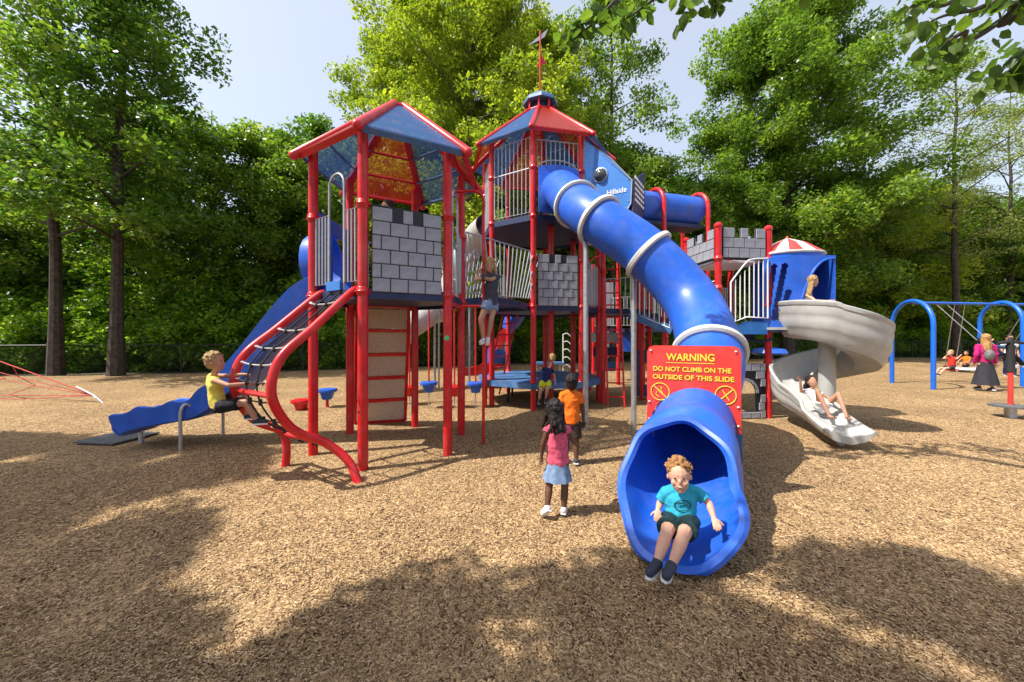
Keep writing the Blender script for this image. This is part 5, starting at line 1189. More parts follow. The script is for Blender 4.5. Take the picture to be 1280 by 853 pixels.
b = MB(); b.cap(X0 + UP * 1.45, X0 + UP * 1.6, .05, .03, 10, 3); b.build('bolt_cap', 'black', sn_)

# ---- red rope pyramid at the left edge
rp = thing('rope_pyramid', 'red rope climbing net running down to a ground anchor at the left edge', 'rope climber', (-10.5, 9.24, 0)); an = Vector((-10.45, 9.3, .16)); apx = Vector((-17.5, 10.2, 2.25))
b = MB(); b.tube([Vector((-17.5, 10.2, -.05)), apx + UP * .2], .08, 12); b.build('mast', 'galv', rp)
ends = [apx, Vector((-17.3, 10.4, 1.5)), Vector((-16.8, 11.0, .9)), Vector((-16.9, 9.6, .55)), Vector((-16.5, 10.2, .3))]
for k, e in enumerate(ends): b = MB(); m_ = an.lerp(e, .5) - UP * (.02 + .05 * k); b.tube(spline([an, m_, e], 5), .014 if k == 0 else .009, 6); b.build('rope', 'ropered', rp)
for u in (.35, .55, .75): b = MB(); b.tube([an.lerp(e, u) - UP * (.05 * k * .9) for k, e in enumerate(ends)], .01, 6); b.build('rope', 'ropered', rp)
b = MB(); b.tube([an + Vector((-.5, .06, .21)), an, Vector((-10.35, 9.25, .1))], .02, 8); b.build('turnbuckle', 'ferrule', rp); b = MB(); b.tube([Vector((-10.4, 9.28, .14)), Vector((-10.1, 9.2, -.03))], .022, 8); b.build('anchor', 'galv', rp)
# ================================================================ people
def pm(name, col, rough=.6, **k): return mat(name, col, rough, spec=.3, **k)
M['skin_fair'] = pm('fair skin', (.66, .36, .25), .5, noise=.1, nscale=8); M['skin_tan'] = pm('tanned skin', (.46, .24, .15), .5, noise=.1, nscale=8)
M['skin_brown'] = pm('brown skin', (.13, .06, .035), .45, noise=.15, nscale=8)
M['hair_blond'] = pm('blond hair', (.5, .32, .14), .6, noise=.5, nscale=40, bump=.6, bscale=90); M['hair_sand'] = pm('sandy hair', (.42, .2, .075), .6, noise=.5, nscale=60, bump=.8, bscale=110)
M['hair_dark'] = pm('dark hair', (.018, .012, .01), .55, noise=.4, nscale=40, bump=.6, bscale=90); M['hair_gold'] = pm('golden hair', (.5, .28, .1), .6, noise=.5, nscale=30, bump=.6, bscale=90)
def cloth(n, c, **k): return pm(n, c, .85, noise=k.get('noise', .18), nscale=k.get('ns', 9), bump=.35, bscale=k.get('bs', 28))
M['c_turq'] = cloth('turquoise shirt cloth', (.03, .36, .52)); M['c_dkgreen'] = cloth('dark green shorts', (.012, .04, .045)); M['c_yellow'] = cloth('yellow tank top', (.78, .66, .12))
M['c_black'] = cloth('black shorts', (.015, .014, .02)); M['c_pink'] = cloth('pink top', (.85, .13, .22), noise=.35, ns=30); M['c_denim'] = cloth('light denim', (.22, .32, .5), noise=.35, ns=25)
M['c_orange'] = cloth('orange shirt', (.88, .17, .01)); M['c_brown'] = cloth('dark brown shorts', (.05, .03, .025)); M['c_grey'] = cloth('charcoal shirt', (.06, .06, .08)); M['c_navy'] = cloth('navy shirt', (.012, .018, .09))
M['c_lime'] = cloth('yellow green shorts', (.6, .62, .02)); M['c_white'] = cloth('white cloth', (.8, .78, .8)); M['c_pale'] = cloth('pale grey cotton', (.2, .195, .19), noise=.5); M['c_magenta'] = cloth('magenta jumper', (.45, .015, .15)); M['c_charcoal'] = cloth('dark grey skirt', (.035, .035, .045)); M['c_red'] = cloth('red cloth', (.65, .03, .02)); M['c_teal'] = cloth('dark blue jacket', (.03, .09, .2))
M['shoe_dk'] = pm('dark trainer', (.03, .04, .06), .6); M['shoe_wh'] = pm('pale trainer', (.7, .6, .6), .6); M['sole'] = pm('white sole', (.75, .75, .75), .6)
M['eye'] = pm('eye', (.02, .015, .015), .2); M['mouth'] = pm('lips', (.45, .1, .09), .5); M['teeth'] = pm('teeth', (.6, .55, .5), .3)
FOLD = bpy.data.textures.new('cloth folds', 'CLOUDS'); FOLD.noise_scale = .07; FOLD.noise_depth = 2
def voxel(o, size, smooth=2, fold=0):
    m = o.modifiers.new('r', 'REMESH'); m.mode = 'VOXEL'; m.voxel_size = size; m.use_smooth_shade = True
    if smooth: s = o.modifiers.new('s', 'SMOOTH'); s.factor = .5; s.iterations = smooth
    if fold:
        dm = o.modifiers.new('d', 'DISPLACE'); dm.texture = FOLD; dm.texture_coords = 'LOCAL'; dm.strength = fold; dm.mid_level = .5
    bpy.context.view_layer.update()
    me = bpy.data.meshes.new_from_object(o.evaluated_get(bpy.context.evaluated_depsgraph_get())); old = o.data; mats = [x for x in old.materials]
    o.modifiers.clear(); me.name = old.name; o.data = me
    if not me.materials:
        for x in mats: me.materials.append(x)
    me.shade_smooth(); bpy.data.meshes.remove(old)
def person(label, J, s=1.0, skin='skin_fair', shirt='c_grey', shorts='c_black', hair='hair_blond', face=(0, -1, 0), up=None, sleeve=.5, leg=.45, hairstyle='short', shoes='shoe_dk', vox=.009, skirt=None, headk=1.0, cat='person', group=None, longleg=None, tank=False, build=1.0):
    J = {k: Vector(v) for k, v in J.items()}; hips = (J['hipL'] + J['hipR']) / 2; sh = (J['shL'] + J['shR']) / 2
    base = Vector((hips.x, hips.y, min(J['anL'].z, J['anR'].z) - .06 * s)); t = thing('person', label, cat, base, group)
    sd = (J['shL'] - J['shR']).normalized(); ax = (sh - hips).normalized(); fr = sd.cross(ax).normalized()
    if fr.dot(Vector(face)) < 0: fr = -fr
    shw = (J['shL'] - J['shR']).length / 2; hpw = .075 * s * build; hsd = (J['hipL'] - J['hipR']).normalized()
    def ring(c, a, b_, side, f, n=20): return [c + side * a * math.cos(2 * math.pi * k / n) + f * b_ * math.sin(2 * math.pi * k / n) for k in range(n)]
    def torso(m, g=0., lo=-.1, hi=1.06):
        st = [(-.16, .30 * 0 + .066 * s, .055 * s), (-.08, .092 * s * build, .068 * s), (.1, .098 * s * build, .070 * s), (.35, .088 * s * build, .064 * s * build), (.6, .098 * s * build, .068 * s), (.82, shw * .92, .066 * s), (.97, shw * .9, .05 * s), (1.06, .045 * s, .035 * s)]
        m.loft([ring(hips.lerp(sh, u), a + g, b_ + g, hsd.lerp(sd, max(0, min(1, u))).normalized(), fr) for u, a, b_ in st if lo <= u <= hi])
    H = J['head']; fd = Vector(face).normalized(); hup = Vector(up).normalized() if up else ax.lerp(UP, .5).normalized(); fd = (fd - hup * fd.dot(hup)).normalized(); hs = fd.cross(hup).normalized(); k = s * headk
    m = MB(); torso(m, 0, -.2)
    m.cap(sh + ax * .0, H - hup * .07 * k, .037 * s, .034 * s, 12)
    m.ell(H + hup * .018 * k - fd * .008 * k, (.074 * k, .09 * k, .092 * k), (hs, fd, hup)); m.ell(H - hup * .045 * k + fd * .022 * k, (.054 * k, .058 * k, .056 * k), (hs, fd, hup))
    m.ell(H + fd * .080 * k - hup * .012 * k, (.010 * k, .013 * k, .017 * k), (hs, fd, hup)); m.ell(H - hup * .085 * k + fd * .05 * k, (.02 * k, .02 * k, .016 * k), (hs, fd, hup))
    for q in (-1, 1): m.ell(H + hs * .075 * k * q - hup * .01 * k - fd * .005 * k, (.008 * k, .013 * k, .02 * k), (hs, fd, hup)); m.ell(H + hs * .035 * k * q - hup * .025 * k + fd * .06 * k, (.022 * k, .014 * k, .022 * k), (hs, fd, hup))
    for q in 'LR':
        a, e, w = J['sh' + q], J['el' + q], J['wr' + q]; m.cap(a, e, .034 * s * build, .026 * s * build); m.cap(e, e.lerp(w, .35), .026 * s * build, .0265 * s * build); m.cap(e.lerp(w, .35), w, .0265 * s * build, .018 * s)
        hd = J.get('hd' + q, (w - e).normalized()); hd = Vector(hd).normalized(); pn = J.get('pn' + q, Vector((0, 0, -1))); pn = (Vector(pn) - hd * Vector(pn).dot(hd)); pn = pn.normalized() if pn.length > .1 else hd.orthogonal().normalized()
        hsd_ = hd.cross(pn).normalized(); th = J.get('th' + q, 1 if q == 'L' else -1); th = th if isinstance(th, (int, float)) else th.x
        pc = w + hd * .03 * s; m.ell(pc, (.026 * s, .034 * s, .013 * s), (hsd_, hd, pn)); curl = J['curl' + q].x if ('curl' + q) in J else .35
        for i in range(4):
            o = (i - 1.5) * .0145 * s; b0 = pc + hd * .024 * s + hsd_ * o; ln = (.034, .041, .038, .029)[i] * s; d1 = (hd + pn * curl + hsd_ * (i - 1.5) * .09).normalized(); d2 = (hd * (1 - curl) + pn * curl * 2.2 + hd * .1).normalized()
            p1 = b0 + d1 * ln * .55; m.cap(b0, p1, .0078 * s, .007 * s, 8, 3); m.cap(p1, p1 + d2 * ln * .55, .007 * s, .0058 * s, 8, 3)
        b0 = pc + hsd_ * th * .02 * s - hd * .008 * s; d1 = (hsd_ * th + hd * .7 + pn * .35).normalized(); p1 = b0 + d1 * .024 * s; m.cap(b0, p1, .0095 * s, .0078 * s, 8, 3); m.cap(p1, p1 + (d1 + hd * .6 + pn * .3).normalized() * .02 * s, .0078 * s, .0062 * s, 8, 3)
        hp_, kn, an_ = J['hip' + q], J['kn' + q], J['an' + q]; m.cap(hp_, kn, .062 * s * build, .042 * s * build); m.cap(kn, kn.lerp(an_, .32), .041 * s, .043 * s * build); m.cap(kn.lerp(an_, .32), an_, .043 * s * build, .025 * s)
        to = J['to' + q]; m.cap(an_ + (an_ - to) * .12 - (kn - an_).normalized() * .02 * s, to, .028 * s, .022 * s)
    body = m.build('body', skin, t); voxel(body, vox, 1)
    # clothes
    def wear(name, fn, matn, sm=2, parent=t, v=None): mm = MB(); fn(mm); o = mm.build(name, matn, parent); voxel(o, (v or vox), sm, .022 * s if name in ('shirt', 'shorts', 'trousers') else 0); return o
    def f_shirt(mm):
        torso(mm, .013 * s, 0 if not skirt else .1, 1.0)
        mm.loft([ring(hips.lerp(sh, u), a, b_, sd, fr) for u, a, b_ in ((.8, shw * .93 + .012 * s, .078 * s), (.95, shw * .92, .068 * s), (1.03, shw * .72, .058 * s), (1.10, .054 * s, .048 * s))])
        if not tank:
            for q in 'LR': a, e = J['sh' + q], J['el' + q]; mm.tube([a - (e - a) * .1, a, a.lerp(e, sleeve * .5), a.lerp(e, sleeve)], [.036 * s, .042 * s, .043 * s, .048 * s], 14); mm.cap(sh + ax * .02 * s + (a - sh) * .25, a - ax * .004 * s, .05 * s, .043 * s, 12)
            if sleeve >= .9:
                for q in 'LR': e, w = J['el' + q], J['wr' + q]; mm.cap(J['sh' + q], e, .045 * s, .038 * s); mm.tube([e, e.lerp(w, .5), e.lerp(w, .95)], [.037 * s, .034 * s, .032 * s], 12)
        else:
            for q in 'LR': a = J['sh' + q]; mm.ell(a - sd * (.02 * s if q == 'L' else -.02 * s), (.038 * s, .05 * s, .04 * s), (sd, fr, ax))
        mm.loft([ring(hips.lerp(sh, u), a, b_, sd, fr) for u, a, b_ in ((-.04, .112 * s * build, .088 * s), (.15, .114 * s * build, .088 * s), (.45, .108 * s * build, .082 * s))])
    if shirt: wear('shirt', f_shirt, shirt)
    def f_shorts(mm):
        mm.loft([ring(hips.lerp(sh, u), a * s * build, b_ * s, hsd, fr) for u, a, b_ in ((-.22, .07, .06), (-.12, .1, .08), (0, .112, .084), (.18, .106, .08))])
        for q in 'LR':
            hp_, kn, an_ = J['hip' + q], J['kn' + q], J['an' + q]
            if longleg: mm.cap(hp_, kn, .07 * s * build, .052 * s); mm.tube([kn, kn.lerp(an_, .5), kn.lerp(an_, .97)], [.052 * s, .048 * s, .042 * s], 14)
            else: mm.tube([hp_ - (kn - hp_) * .08, hp_, hp_.lerp(kn, leg * .5), hp_.lerp(kn, leg)], [.055 * s, .077 * s * build, .075 * s * build, .078 * s * build], 16)
    if skirt:
        kn = (J['knL'] + J['knR']) / 2; lo_ = hips.lerp(kn, skirt[0]) if skirt[0] <= 1 else kn.lerp((J['anL'] + J['anR']) / 2, skirt[0] - 1); mm = MB(); N_ = 40; rg = []
        for u in (-.06, 0, .3, .6, 1, .985, .6, .3, 0):
            ins = .006 * s if len(rg) > 4 else 0; rr = []
            for kk in range(N_):
                th = 2 * math.pi * kk / N_; w_ = (.112 + (skirt[1] - .112) * max(0, u)) * s * build * (1 + .07 * max(0, u) * math.sin(th * 8)) - ins; rr.append(hips.lerp(lo_, u) + sd * w_ * math.cos(th) + (fd if abs(fd.z) < .5 else fr) * w_ * .8 * math.sin(th) + UP * (.02 * s if u < 0 else 0))
            rg.append(rr)
        mm.loft(rg, cap=False); mm.build('skirt', shorts, t)
    elif shorts: wear('shorts' if not longleg else 'trousers', f_shorts, shorts)
    if shoes:
        for q in 'LR':
            an_, to, kn = J['an' + q], J['to' + q], J['kn' + q]; d = (to - an_); dn = (an_ - kn).normalized(); d = (d - dn * d.dot(dn) * .0).normalized(); so = (dn - d * dn.dot(d)); so = so.normalized() if so.length > .1 else -UP
            def f_shoe(mm): mm.cap(an_ - d * .015 * s + so * .008 * s, to, .036 * s, .03 * s); mm.cap(an_ - dn * .01 * s, an_ + so * .005 * s, .033 * s, .036 * s)
            so_ = wear('shoe', f_shoe, shoes, 1)
            mm = MB(); sdd = d.cross(so).normalized(); a_ = an_ - d * .04 * s + so * .040 * s; c_ = to + d * .026 * s + so * .030 * s; mm.loft([[a_ + sdd * .026 * s + x, a_.lerp(c_, .35) + sdd * .03 * s + x, a_.lerp(c_, .75) + sdd * .034 * s + x, c_ + sdd * .016 * s + x, c_ - sdd * .016 * s + x, a_.lerp(c_, .75) - sdd * .034 * s + x, a_.lerp(c_, .35) - sdd * .03 * s + x, a_ - sdd * .026 * s + x] for x in (-so * .012 * s, so * .006 * s)]); mm.build('sole', 'sole', so_, False)
    r = random.Random(hash(label) % 1000 if False else len(label))
    def f_hair(mm):
        bk = .018; mm.ell(H + hup * .036 * k - fd * .020 * k, (.082 * k, .088 * k, .086 * k), (hs, fd, hup)); mm.ell(H - fd * .04 * k, (.07 * k, .06 * k, .075 * k), (hs, fd, hup))
        for i in range(150):
            a = r.uniform(0, 6.28); el = r.uniform(.15, 1.5); dr = hs * math.cos(a) * math.cos(el) + fd * math.sin(a) * math.cos(el) + hup * math.sin(el)
            if dr.dot(fd) > .75: continue
            p = H + hup * .03 * k - fd * .015 * k + Vector((0, 0, 0)) + hs * dr.dot(hs) * .078 * k + fd * dr.dot(fd) * .09 * k + hup * dr.dot(hup) * .086 * k
            q = p + (dr * .5 + Vector((r.gauss(0, .6), r.gauss(0, .6), r.gauss(0, .6)))).normalized() * .020 * k; mm.cap(p - dr * .014 * k, q, .012 * k, .006 * k, 6, 2)
        if hairstyle in ('long', 'wavy', 'bob'):
            ln = {'long': .30, 'wavy': .24, 'bob': .13}[hairstyle]; down = -UP
            for i in range(34):
                a = r.uniform(-.1, math.pi + .1); rt = H + hs * math.cos(a) * .07 * k - fd * math.sin(a) * .062 * k + hup * .02 * k; pts = [rt]
                for j in range(5): rt = rt + down * ln * k / 5 + Vector((r.gauss(0, .008), r.gauss(0, .008), 0)) - fd * .008 * k; pts.append(rt)
                mm.tube(pts, [.017 * k, .018 * k, .017 * k, .016 * k, .013 * k, .006 * k], 6)
        if hairstyle == 'braids':
            for i in range(26):
                a = r.uniform(-.25, math.pi + .25); rt = H + hs * math.cos(a) * .075 * k - fd * math.sin(a) * .085 * k + hup * r.uniform(-.01, .05) * k; pts = [rt]; out_ = (rt - H).normalized()
                for j in range(6): rt = rt - UP * .03 * k + out_ * .006 * k + Vector((r.gauss(0, .006), r.gauss(0, .006), 0)); pts.append(rt)
                mm.tube(pts, [.011 * k * (1 + .3 * (j % 2)) for j in range(7)], 6)
    wear('hair', f_hair, hair, 1)
    if headk and vox < .008:
        for q in (-1, 1):
            mm = MB(); mm.ell(H + hs * .028 * k * q + hup * .01 * k + fd * .0755 * k, (.008 * k, .006 * k, .0045 * k), (hs, fd, hup), 10, 6); mm.build('eye', 'eye', t)
        mm = MB(); mm.ell(H - hup * .048 * k + fd * .0755 * k, (.022 * k, .006 * k, .0065 * k), (hs, fd, hup), 12, 6); mo_ = mm.build('mouth', 'mouth', t)
        mm = MB(); mm.ell(H - hup * .0465 * k + fd * .0775 * k, (.016 * k, .0065 * k, .0032 * k), (hs, fd, hup), 12, 6); mm.build('teeth', 'teeth', mo_)
    return t, J, (sd, fr, ax, hips, sh)

# smiling boy sitting in the mouth of the tube slide
sdv = Vector((.92, -.30, 0)).normalized()
Jb = dict(hipR=W(839, 650, 2.80), hipL=W(861, 652, 2.76), shR=W(832, 615, 2.84), shL=W(872, 615, 2.78), head=W(849, 595, 2.74),
          elR=W(825.5, 628, 2.88), wrR=W(822.5, 637, 2.80), elL=W(886, 629, 2.74), wrL=W(892, 647, 2.66), knR=W(833, 667, 2.56), knL=W(854, 671, 2.52), anR=W(821, 705, 2.46), anL=W(839, 708, 2.42),
          toR=W(812, 716, 2.36), toL=W(833, 720, 2.32), hdR=(-.3, -.75, -.45), hdL=(-.1, -.85, -.4), curlL=(.3, 0, 0), curlR=(.3, 0, 0))
t, J, fx = person('smiling boy in turquoise shirt sitting in the mouth of the blue tube slide', Jb, 1.0, 'skin_fair', 'c_turq', 'c_dkgreen', 'hair_sand', face=(-.42, -1, .0), up=(-.1, 0, 1), vox=.0055, sleeve=.66, leg=.66, headk=1.05)
sd_, fr_v, ax_v, hp_v, sh_v = fx; cpt_ = hp_v.lerp(sh_v, .62) + fr_v * .088
b = MB(); pts = [cpt_ + sd_ * .056 * math.cos(a) + ax_v * .036 * math.sin(a) - fr_v * .012 * math.cos(a) ** 2 for a in [math.pi * 2 * k / 28 for k in range(28)]]; b.tube(pts, .003, 5, closed=True); b.tube([cpt_ - sd_ * .03 + ax_v * .01, cpt_ + ax_v * .016, cpt_ + sd_ * .032 - ax_v * .004], .0035, 5)
b.build('shirt_print', 'c_dkgreen', t)

# girl in pink walking away
Jp = dict(hipL=(.375, 3.47, .47), hipR=(.475, 3.45, .47), shL=(.33, 3.42, .80), shR=(.50, 3.40, .80), head=(.395, 3.43, .955), elL=(.285, 3.43, .65), wrL=(.275, 3.46, .53), elR=(.565, 3.50, .67), wrR=(.64, 3.62, .575),
          knL=(.345, 3.44, .27), knR=(.49, 3.45, .255), anL=(.30, 3.34, .10), anR=(.475, 3.42, .055), toL=(.285, 3.40, .04), toR=(.50, 3.52, .03), hdR=(.8, .6, -.2), hdL=(0, .1, -1))
Jp['anL'] = Vector((.315, 3.36, .09))
person('little girl with braids in pink top and denim skirt walking toward the platform', Jp, .88, 'skin_brown', 'c_pink', 'c_denim', 'hair_dark', face=(.1, 1, .05), vox=.0075, sleeve=.2, skirt=(.72, .15), hairstyle='braids', shoes='shoe_wh', headk=1.08)
# boy in orange
def walker(x, y, s, face, hd=1.0, step=.06, arms=.05):
    f = Vector(face).normalized(); r = f.cross(UP); P = Vector((x, y, 0)); z = lambda v: UP * v * s
    return dict(hipL=P - r * .055 * s + z(.54), hipR=P + r * .055 * s + z(.54), shL=P - r * .115 * s + z(.89), shR=P + r * .115 * s + z(.89), head=P + z(1.035), elL=P - r * .15 * s + z(.72) - f * arms * s, wrL=P - r * .155 * s + z(.55) + f * arms * .5 * s,
                elR=P + r * .15 * s + z(.72) + f * arms * .4 * s, wrR=P + r * .16 * s + z(.55) + f * arms * s, knL=P - r * .06 * s + z(.29) + f * step * .6 * s, knR=P + r * .06 * s + z(.29) + f * step * .1 * s, anL=P - r * .06 * s + z(.06) + f * step * s, anR=P + r * .06 * s + z(.06) - f * step * s,
                toL=P - r * .065 * s + z(.03) + f * (step + .1) * s, toR=P + r * .065 * s + z(.03) + f * (.1 - step) * s)
go = G(714, 580); Jo = walker(go.x, go.y + .0, 1.0, (.1, 1, 0), step=.05)
person('boy in bright orange shirt walking away in front of the low platform', Jo, 1.0, 'skin_brown', 'c_orange', 'c_brown', 'hair_dark', face=(-.05, 1, 0), vox=.0085, sleeve=.6, leg=.8, shoes='shoe_dk', headk=1.05)
# boy in yellow on the net climber
Yb = 4.15
Jy = dict(hipL=W(272, 505, Yb + .12), hipR=W(274, 509, Yb - .03), shL=W(264, 470, Yb + .14), shR=W(269, 476, Yb - .08), head=W(269, 453, Yb), elL=W(287, 470, Yb + .1), wrL=W(305, 468, Yb + .08), elR=W(286, 482, Yb - .12), wrR=W(321, 479, Yb + .02),
          knL=W(303, 493, Yb + .16), knR=W(308, 503, Yb + .0), anL=W(310, 520, Yb + .2), anR=W(321, 527, Yb + .02), toL=W(322, 520, Yb + .2), toR=W(332, 527, Yb + .06), hdL=(1, .1, 0), hdR=(1, .1, 0), curlL=(.8, 0, 0), curlR=(.8, 0, 0))
person('blond boy in yellow tank top climbing the rope net of the left tower', Jy, .92, 'skin_tan', 'c_yellow', 'c_black', 'hair_blond', face=(1, .25, .1), vox=.007, tank=True, leg=.72, headk=1.08)
# girl on the fire pole
gy = fp.y - .02; gx = fp.x
Jg = dict(hipL=(gx + .16, gy + .1, 1.98 + .02), hipR=(gx + .06, gy, 1.98 + .02), shL=(gx + .22, gy + .04, 2.41), shR=(gx + .04, gy - .06, 2.39), head=(gx + .10, gy - .03, 2.56), elL=(gx + .12, gy - .12, 2.34), wrL=(gx - .03, gy - .06, 2.38), elR=(gx - .10, gy - .1, 2.34), wrR=(gx - .06, gy - .02, 2.50),
          knL=(gx + .12, gy - .02, 1.76), knR=(gx - .03, gy - .07, 1.76), anL=(gx + .07, gy + .02, 1.46 + .02), anR=(gx + .0, gy - .03, 1.46), toL=(gx + .07, gy - .10, 1.42), toR=(gx - .03, gy - .13, 1.43), hdL=(-.9, .3, .3), hdR=(.3, .6, .7), curlL=(.9, 0, 0), curlR=(.9, 0, 0))
for k_ in Jg: 
    if len(Jg[k_]) == 3 and k_[:2] not in ('hd', 'cu'): Jg[k_] = Vector(Jg[k_]) + Vector((0, 0, .14 if k_[:2] != 'an' and k_[:2] != 'to' else .13))
person('girl with long golden hair in dark shirt clinging to the red fire pole', Jg, 1.0, 'skin_tan', 'c_grey', 'c_denim', 'hair_gold', face=(-.1, -1, -.15), vox=.0078, sleeve=.45, leg=.42, hairstyle='wavy', shoes='shoe_wh')
# toddler in navy on the low platform
yk = 8.0
Jn = dict(hipL=W(677, 479, yk - .05), hipR=W(685, 480, yk), shL=W(682, 461, yk), shR=W(691, 462, yk + .1), head=W(690, 449, yk + .08), elL=W(677, 461, yk + .1), wrL=W(671, 458, yk + .3), elR=W(693, 470, yk + .12), wrR=W(694, 478, yk + .1),
          knL=W(676, 484, yk - .12), knR=W(687, 484, yk - .1), anL=W(676, 500, yk + .05), anR=W(684, 497, yk + .0), toL=W(676, 505, yk + .0), toR=W(684, 502, yk - .05), curlL=(.3, 0, 0))
for k_, v in (('knL', (676, 487, 7.62)), ('knR', (684, 486, 7.62)), ('anL', (674, 500, 7.7)), ('anR', (682, 499, 7.7)), ('toL', (674, 504, 7.6)), ('toR', (682, 503, 7.6)), ('hipL', (678, 478, 7.75)), ('hipR', (686, 478, 7.78)), ('shL', (680, 462, 7.85)), ('shR', (690, 463, 7.95)), ('head', (690, 449, 7.95))): Jn[k_] = W(*v)
person('small blond child in navy shirt and yellow shorts at the edge of the low platform', Jn, .82, 'skin_fair', 'c_navy', 'c_lime', 'hair_blond', face=(.35, 1, 0), vox=.009, sleeve=.35, leg=.8, headk=1.1)
# dark haired head inside the hexagonal tower
cx_, cy_ = -1.72, 5.12; Jt = walker(cx_, cy_, 1.12, (-.3, 1, 0)); Jt = {k: v + Vector((0, 0, ZD)) for k, v in Jt.items()}
person('dark haired child standing on the left tower deck behind the brick panel', Jt, 1.0, 'skin_tan', 'c_grey', 'c_black', 'hair_dark', face=(-.6, -.8, 0), vox=.012, headk=1.0)
# girl lying in the spiral slide trough
Jl = dict(hipL=(5.15, 6.15, .46), hipR=(5.06, 6.10, .46), shL=(5.22, 6.38, .70), shR=(5.03, 6.36, .70), head=(5.12, 6.36, .86), elL=(5.33, 6.26, .60), wrL=(5.27, 6.10, .60), elR=(4.93, 6.34, .70), wrR=(4.88, 6.30, .90),
          knL=(5.22, 5.95, .72), knR=(4.93, 6.0, .76), anL=(5.18, 5.76, .40), anR=(4.98, 5.84, .40), toL=(5.16, 5.66, .38), toR=(5.0, 5.75, .38))
person('dark haired girl in white lying back with knees up in the grey spiral slide', Jl, .85, 'skin_tan', 'c_white', 'c_white', 'hair_dark', face=(.05, -.8, .35), up=(0, .35, 1), vox=.008, hairstyle='bob', shoes=None, headk=1.1)
# blond girl leaning out of the enclosure
Je = dict(hipL=(5.83, 7.55, 2.0), hipR=(5.72, 7.45, 2.0), shL=(5.84, 7.34, 2.38), shR=(5.68, 7.22, 2.36), head=(5.77, 7.16, 2.60), elL=(5.88, 7.22, 2.20), wrL=(5.96, 7.0, 2.22), elR=(5.72, 7.04, 2.22), wrR=(5.9, 6.92, 2.2), knL=(5.8, 7.35, 2.08), knR=(5.6, 7.25, 2.08), anL=(5.7, 7.15, 1.95), anR=(5.5, 7.05, 1.93), toL=(5.68, 7.05, 1.95), toR=(5.45, 6.98, 1.93))
Je = {k_: Vector(v_) + Vector((0, -.03, .09)) for k_, v_ in Je.items()}
person('blond girl leaning out of the blue enclosure at the top of the spiral slide', Je, .95, 'skin_fair', 'c_white', 'c_denim', 'hair_blond', face=(.8, -.55, -.2), vox=.009, hairstyle='long', tank=True)
# child on the swing
q = KS; Jc = dict(hipL=q + Vector((.02, -.05, -.02)), hipR=q + Vector((.02, .08, -.02)), shL=q + Vector((.08, -.12, .32)), shR=q + Vector((.08, .12, .32)), head=q + Vector((.0, 0, .50)), elL=q + Vector((-.02, -.2, .3)), wrL=q + Vector((.12, -.2, .42)), elR=q + Vector((-.02, .2, .3)), wrR=q + Vector((.12, .2, .42)),
                  knL=q + Vector((-.28, -.08, -.04)), knR=q + Vector((-.28, .1, -.06)), anL=q + Vector((-.5, -.08, -.26)), anR=q + Vector((-.45, .1, -.3)), toL=q + Vector((-.6, -.08, -.26)), toR=q + Vector((-.56, .1, -.3)))
person('small child in red and white riding the swing under the blue beam', Jc, .95, 'skin_fair', 'c_red', 'c_charcoal', 'hair_blond', face=(-1, -.1, .2), vox=.014, sleeve=.4, leg=.6)
# woman in magenta
gw = G(1232, 489); Jw = walker(gw.x, gw.y, 1.5, (.45, 1, 0), step=.07)
t, J, fx = person('woman in magenta jumper and long dark skirt with a pale drawstring backpack', Jw, 1.42, 'skin_fair', 'c_magenta', 'c_charcoal', 'hair_gold', face=(.5, 1, 0), vox=.014, sleeve=.95, skirt=(1.72, .2), hairstyle='long', headk=.88)
sd_, fr_v, ax_v, hp_v, sh_v = fx; bpk = MB(); bpk.ell(hp_v.lerp(sh_v, .52) - fr_v * .16, (.12, .07, .16), (sd_, fr_v, UP)); bk_ = bpk.build('drawstring_backpack', 'c_pale'); tag(bk_, 'pale drawstring backpack on the back of the woman in magenta', 'backpack')
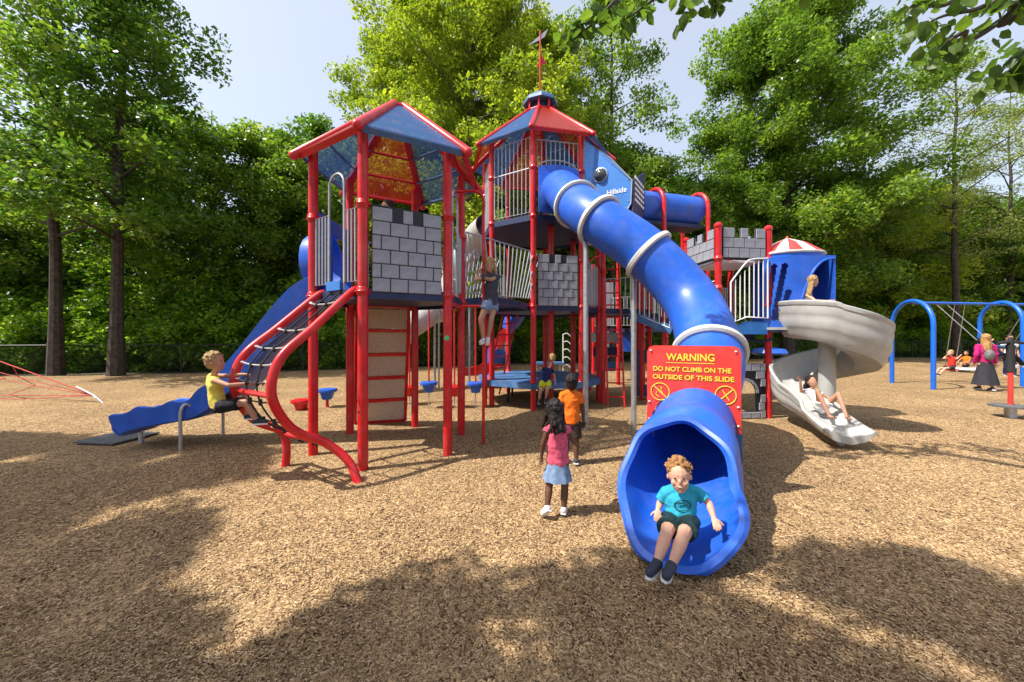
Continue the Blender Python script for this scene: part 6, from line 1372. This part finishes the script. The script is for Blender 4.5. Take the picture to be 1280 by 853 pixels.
# reclining swinger behind the woman
q = W(1246, 442, 11.7); Jr = dict(hipL=q + Vector((.05, -.08, -.05)), hipR=q + Vector((.05, .08, -.05)), shL=q + Vector((-.25, -.16, .22)), shR=q + Vector((-.25, .16, .22)), head=q + Vector((-.42, 0, .36)), elL=q + Vector((.0, -.25, .2)), wrL=q + Vector((.1, -.22, .38)), elR=q + Vector((0, .25, .2)), wrR=q + Vector((.1, .22, .38)),
                  knL=q + Vector((.42, -.1, -.08)), knR=q + Vector((.42, .1, -.12)), anL=q + Vector((.70, -.1, -.36)), anR=q + Vector((.64, .1, -.42)), toL=q + Vector((.85, -.1, -.33)), toR=q + Vector((.78, .1, -.4)))
person('youngster in blue jacket swinging behind the woman, white shoes stretched out', Jr, 1.25, 'skin_tan', 'c_teal', 'c_black', 'hair_dark', face=(1, -.1, .3), vox=.016, sleeve=.95, longleg=True, shoes='shoe_wh')
# person standing behind the right arch and a seated child far away
gd = G(1262, 470); Jd = walker(gd.x, gd.y, 1.5, (-.6, -1, 0)); person('far adult in white top and dark trousers standing behind the right arch', Jd, 1.45, 'skin_tan', 'c_white', 'c_navy', 'hair_dark', face=(-.6, -1, 0), vox=.02, longleg=True, headk=.9)
gq = W(1207, 450, 17); gq.z = .3; q = gq
Jq = dict(hipL=q + Vector((.0, -.08, 0)), hipR=q + Vector((.0, .08, 0)), shL=q + Vector((.05, -.13, .36)), shR=q + Vector((.05, .13, .36)), head=q + Vector((.03, 0, .56)), elL=q + Vector((-.08, -.2, .2)), wrL=q + Vector((-.22, -.12, .12)), elR=q + Vector((-.08, .2, .2)), wrR=q + Vector((-.22, .12, .12)),
          knL=q + Vector((-.3, -.1, .12)), knR=q + Vector((-.3, .1, .12)), anL=q + Vector((-.42, -.1, -.2)), anR=q + Vector((-.42, .1, -.2)), toL=q + Vector((-.52, -.1, -.22)), toR=q + Vector((-.52, .1, -.22)))
person('far child in orange sitting on a pale low seat beyond the swings', Jq, 1.0, 'skin_tan', 'c_orange', 'c_black', 'hair_dark', face=(-1, -.3, 0), vox=.02)
t = thing('ground_disc', 'pale round low disc seat beyond the swings', 'disc seat', Z(gq, 0)); b = MB(); b.tube([Z(gq, .1), Z(gq, .12), Z(gq, .2), Z(gq, .21)], [.5, .55, .5, .3], 20); b.build('seat_disc', 'greyring', t); b = MB(); b.cyl(Z(gq, -.05), Z(gq, .12), .15, 12); b.build('base', 'galv', t)
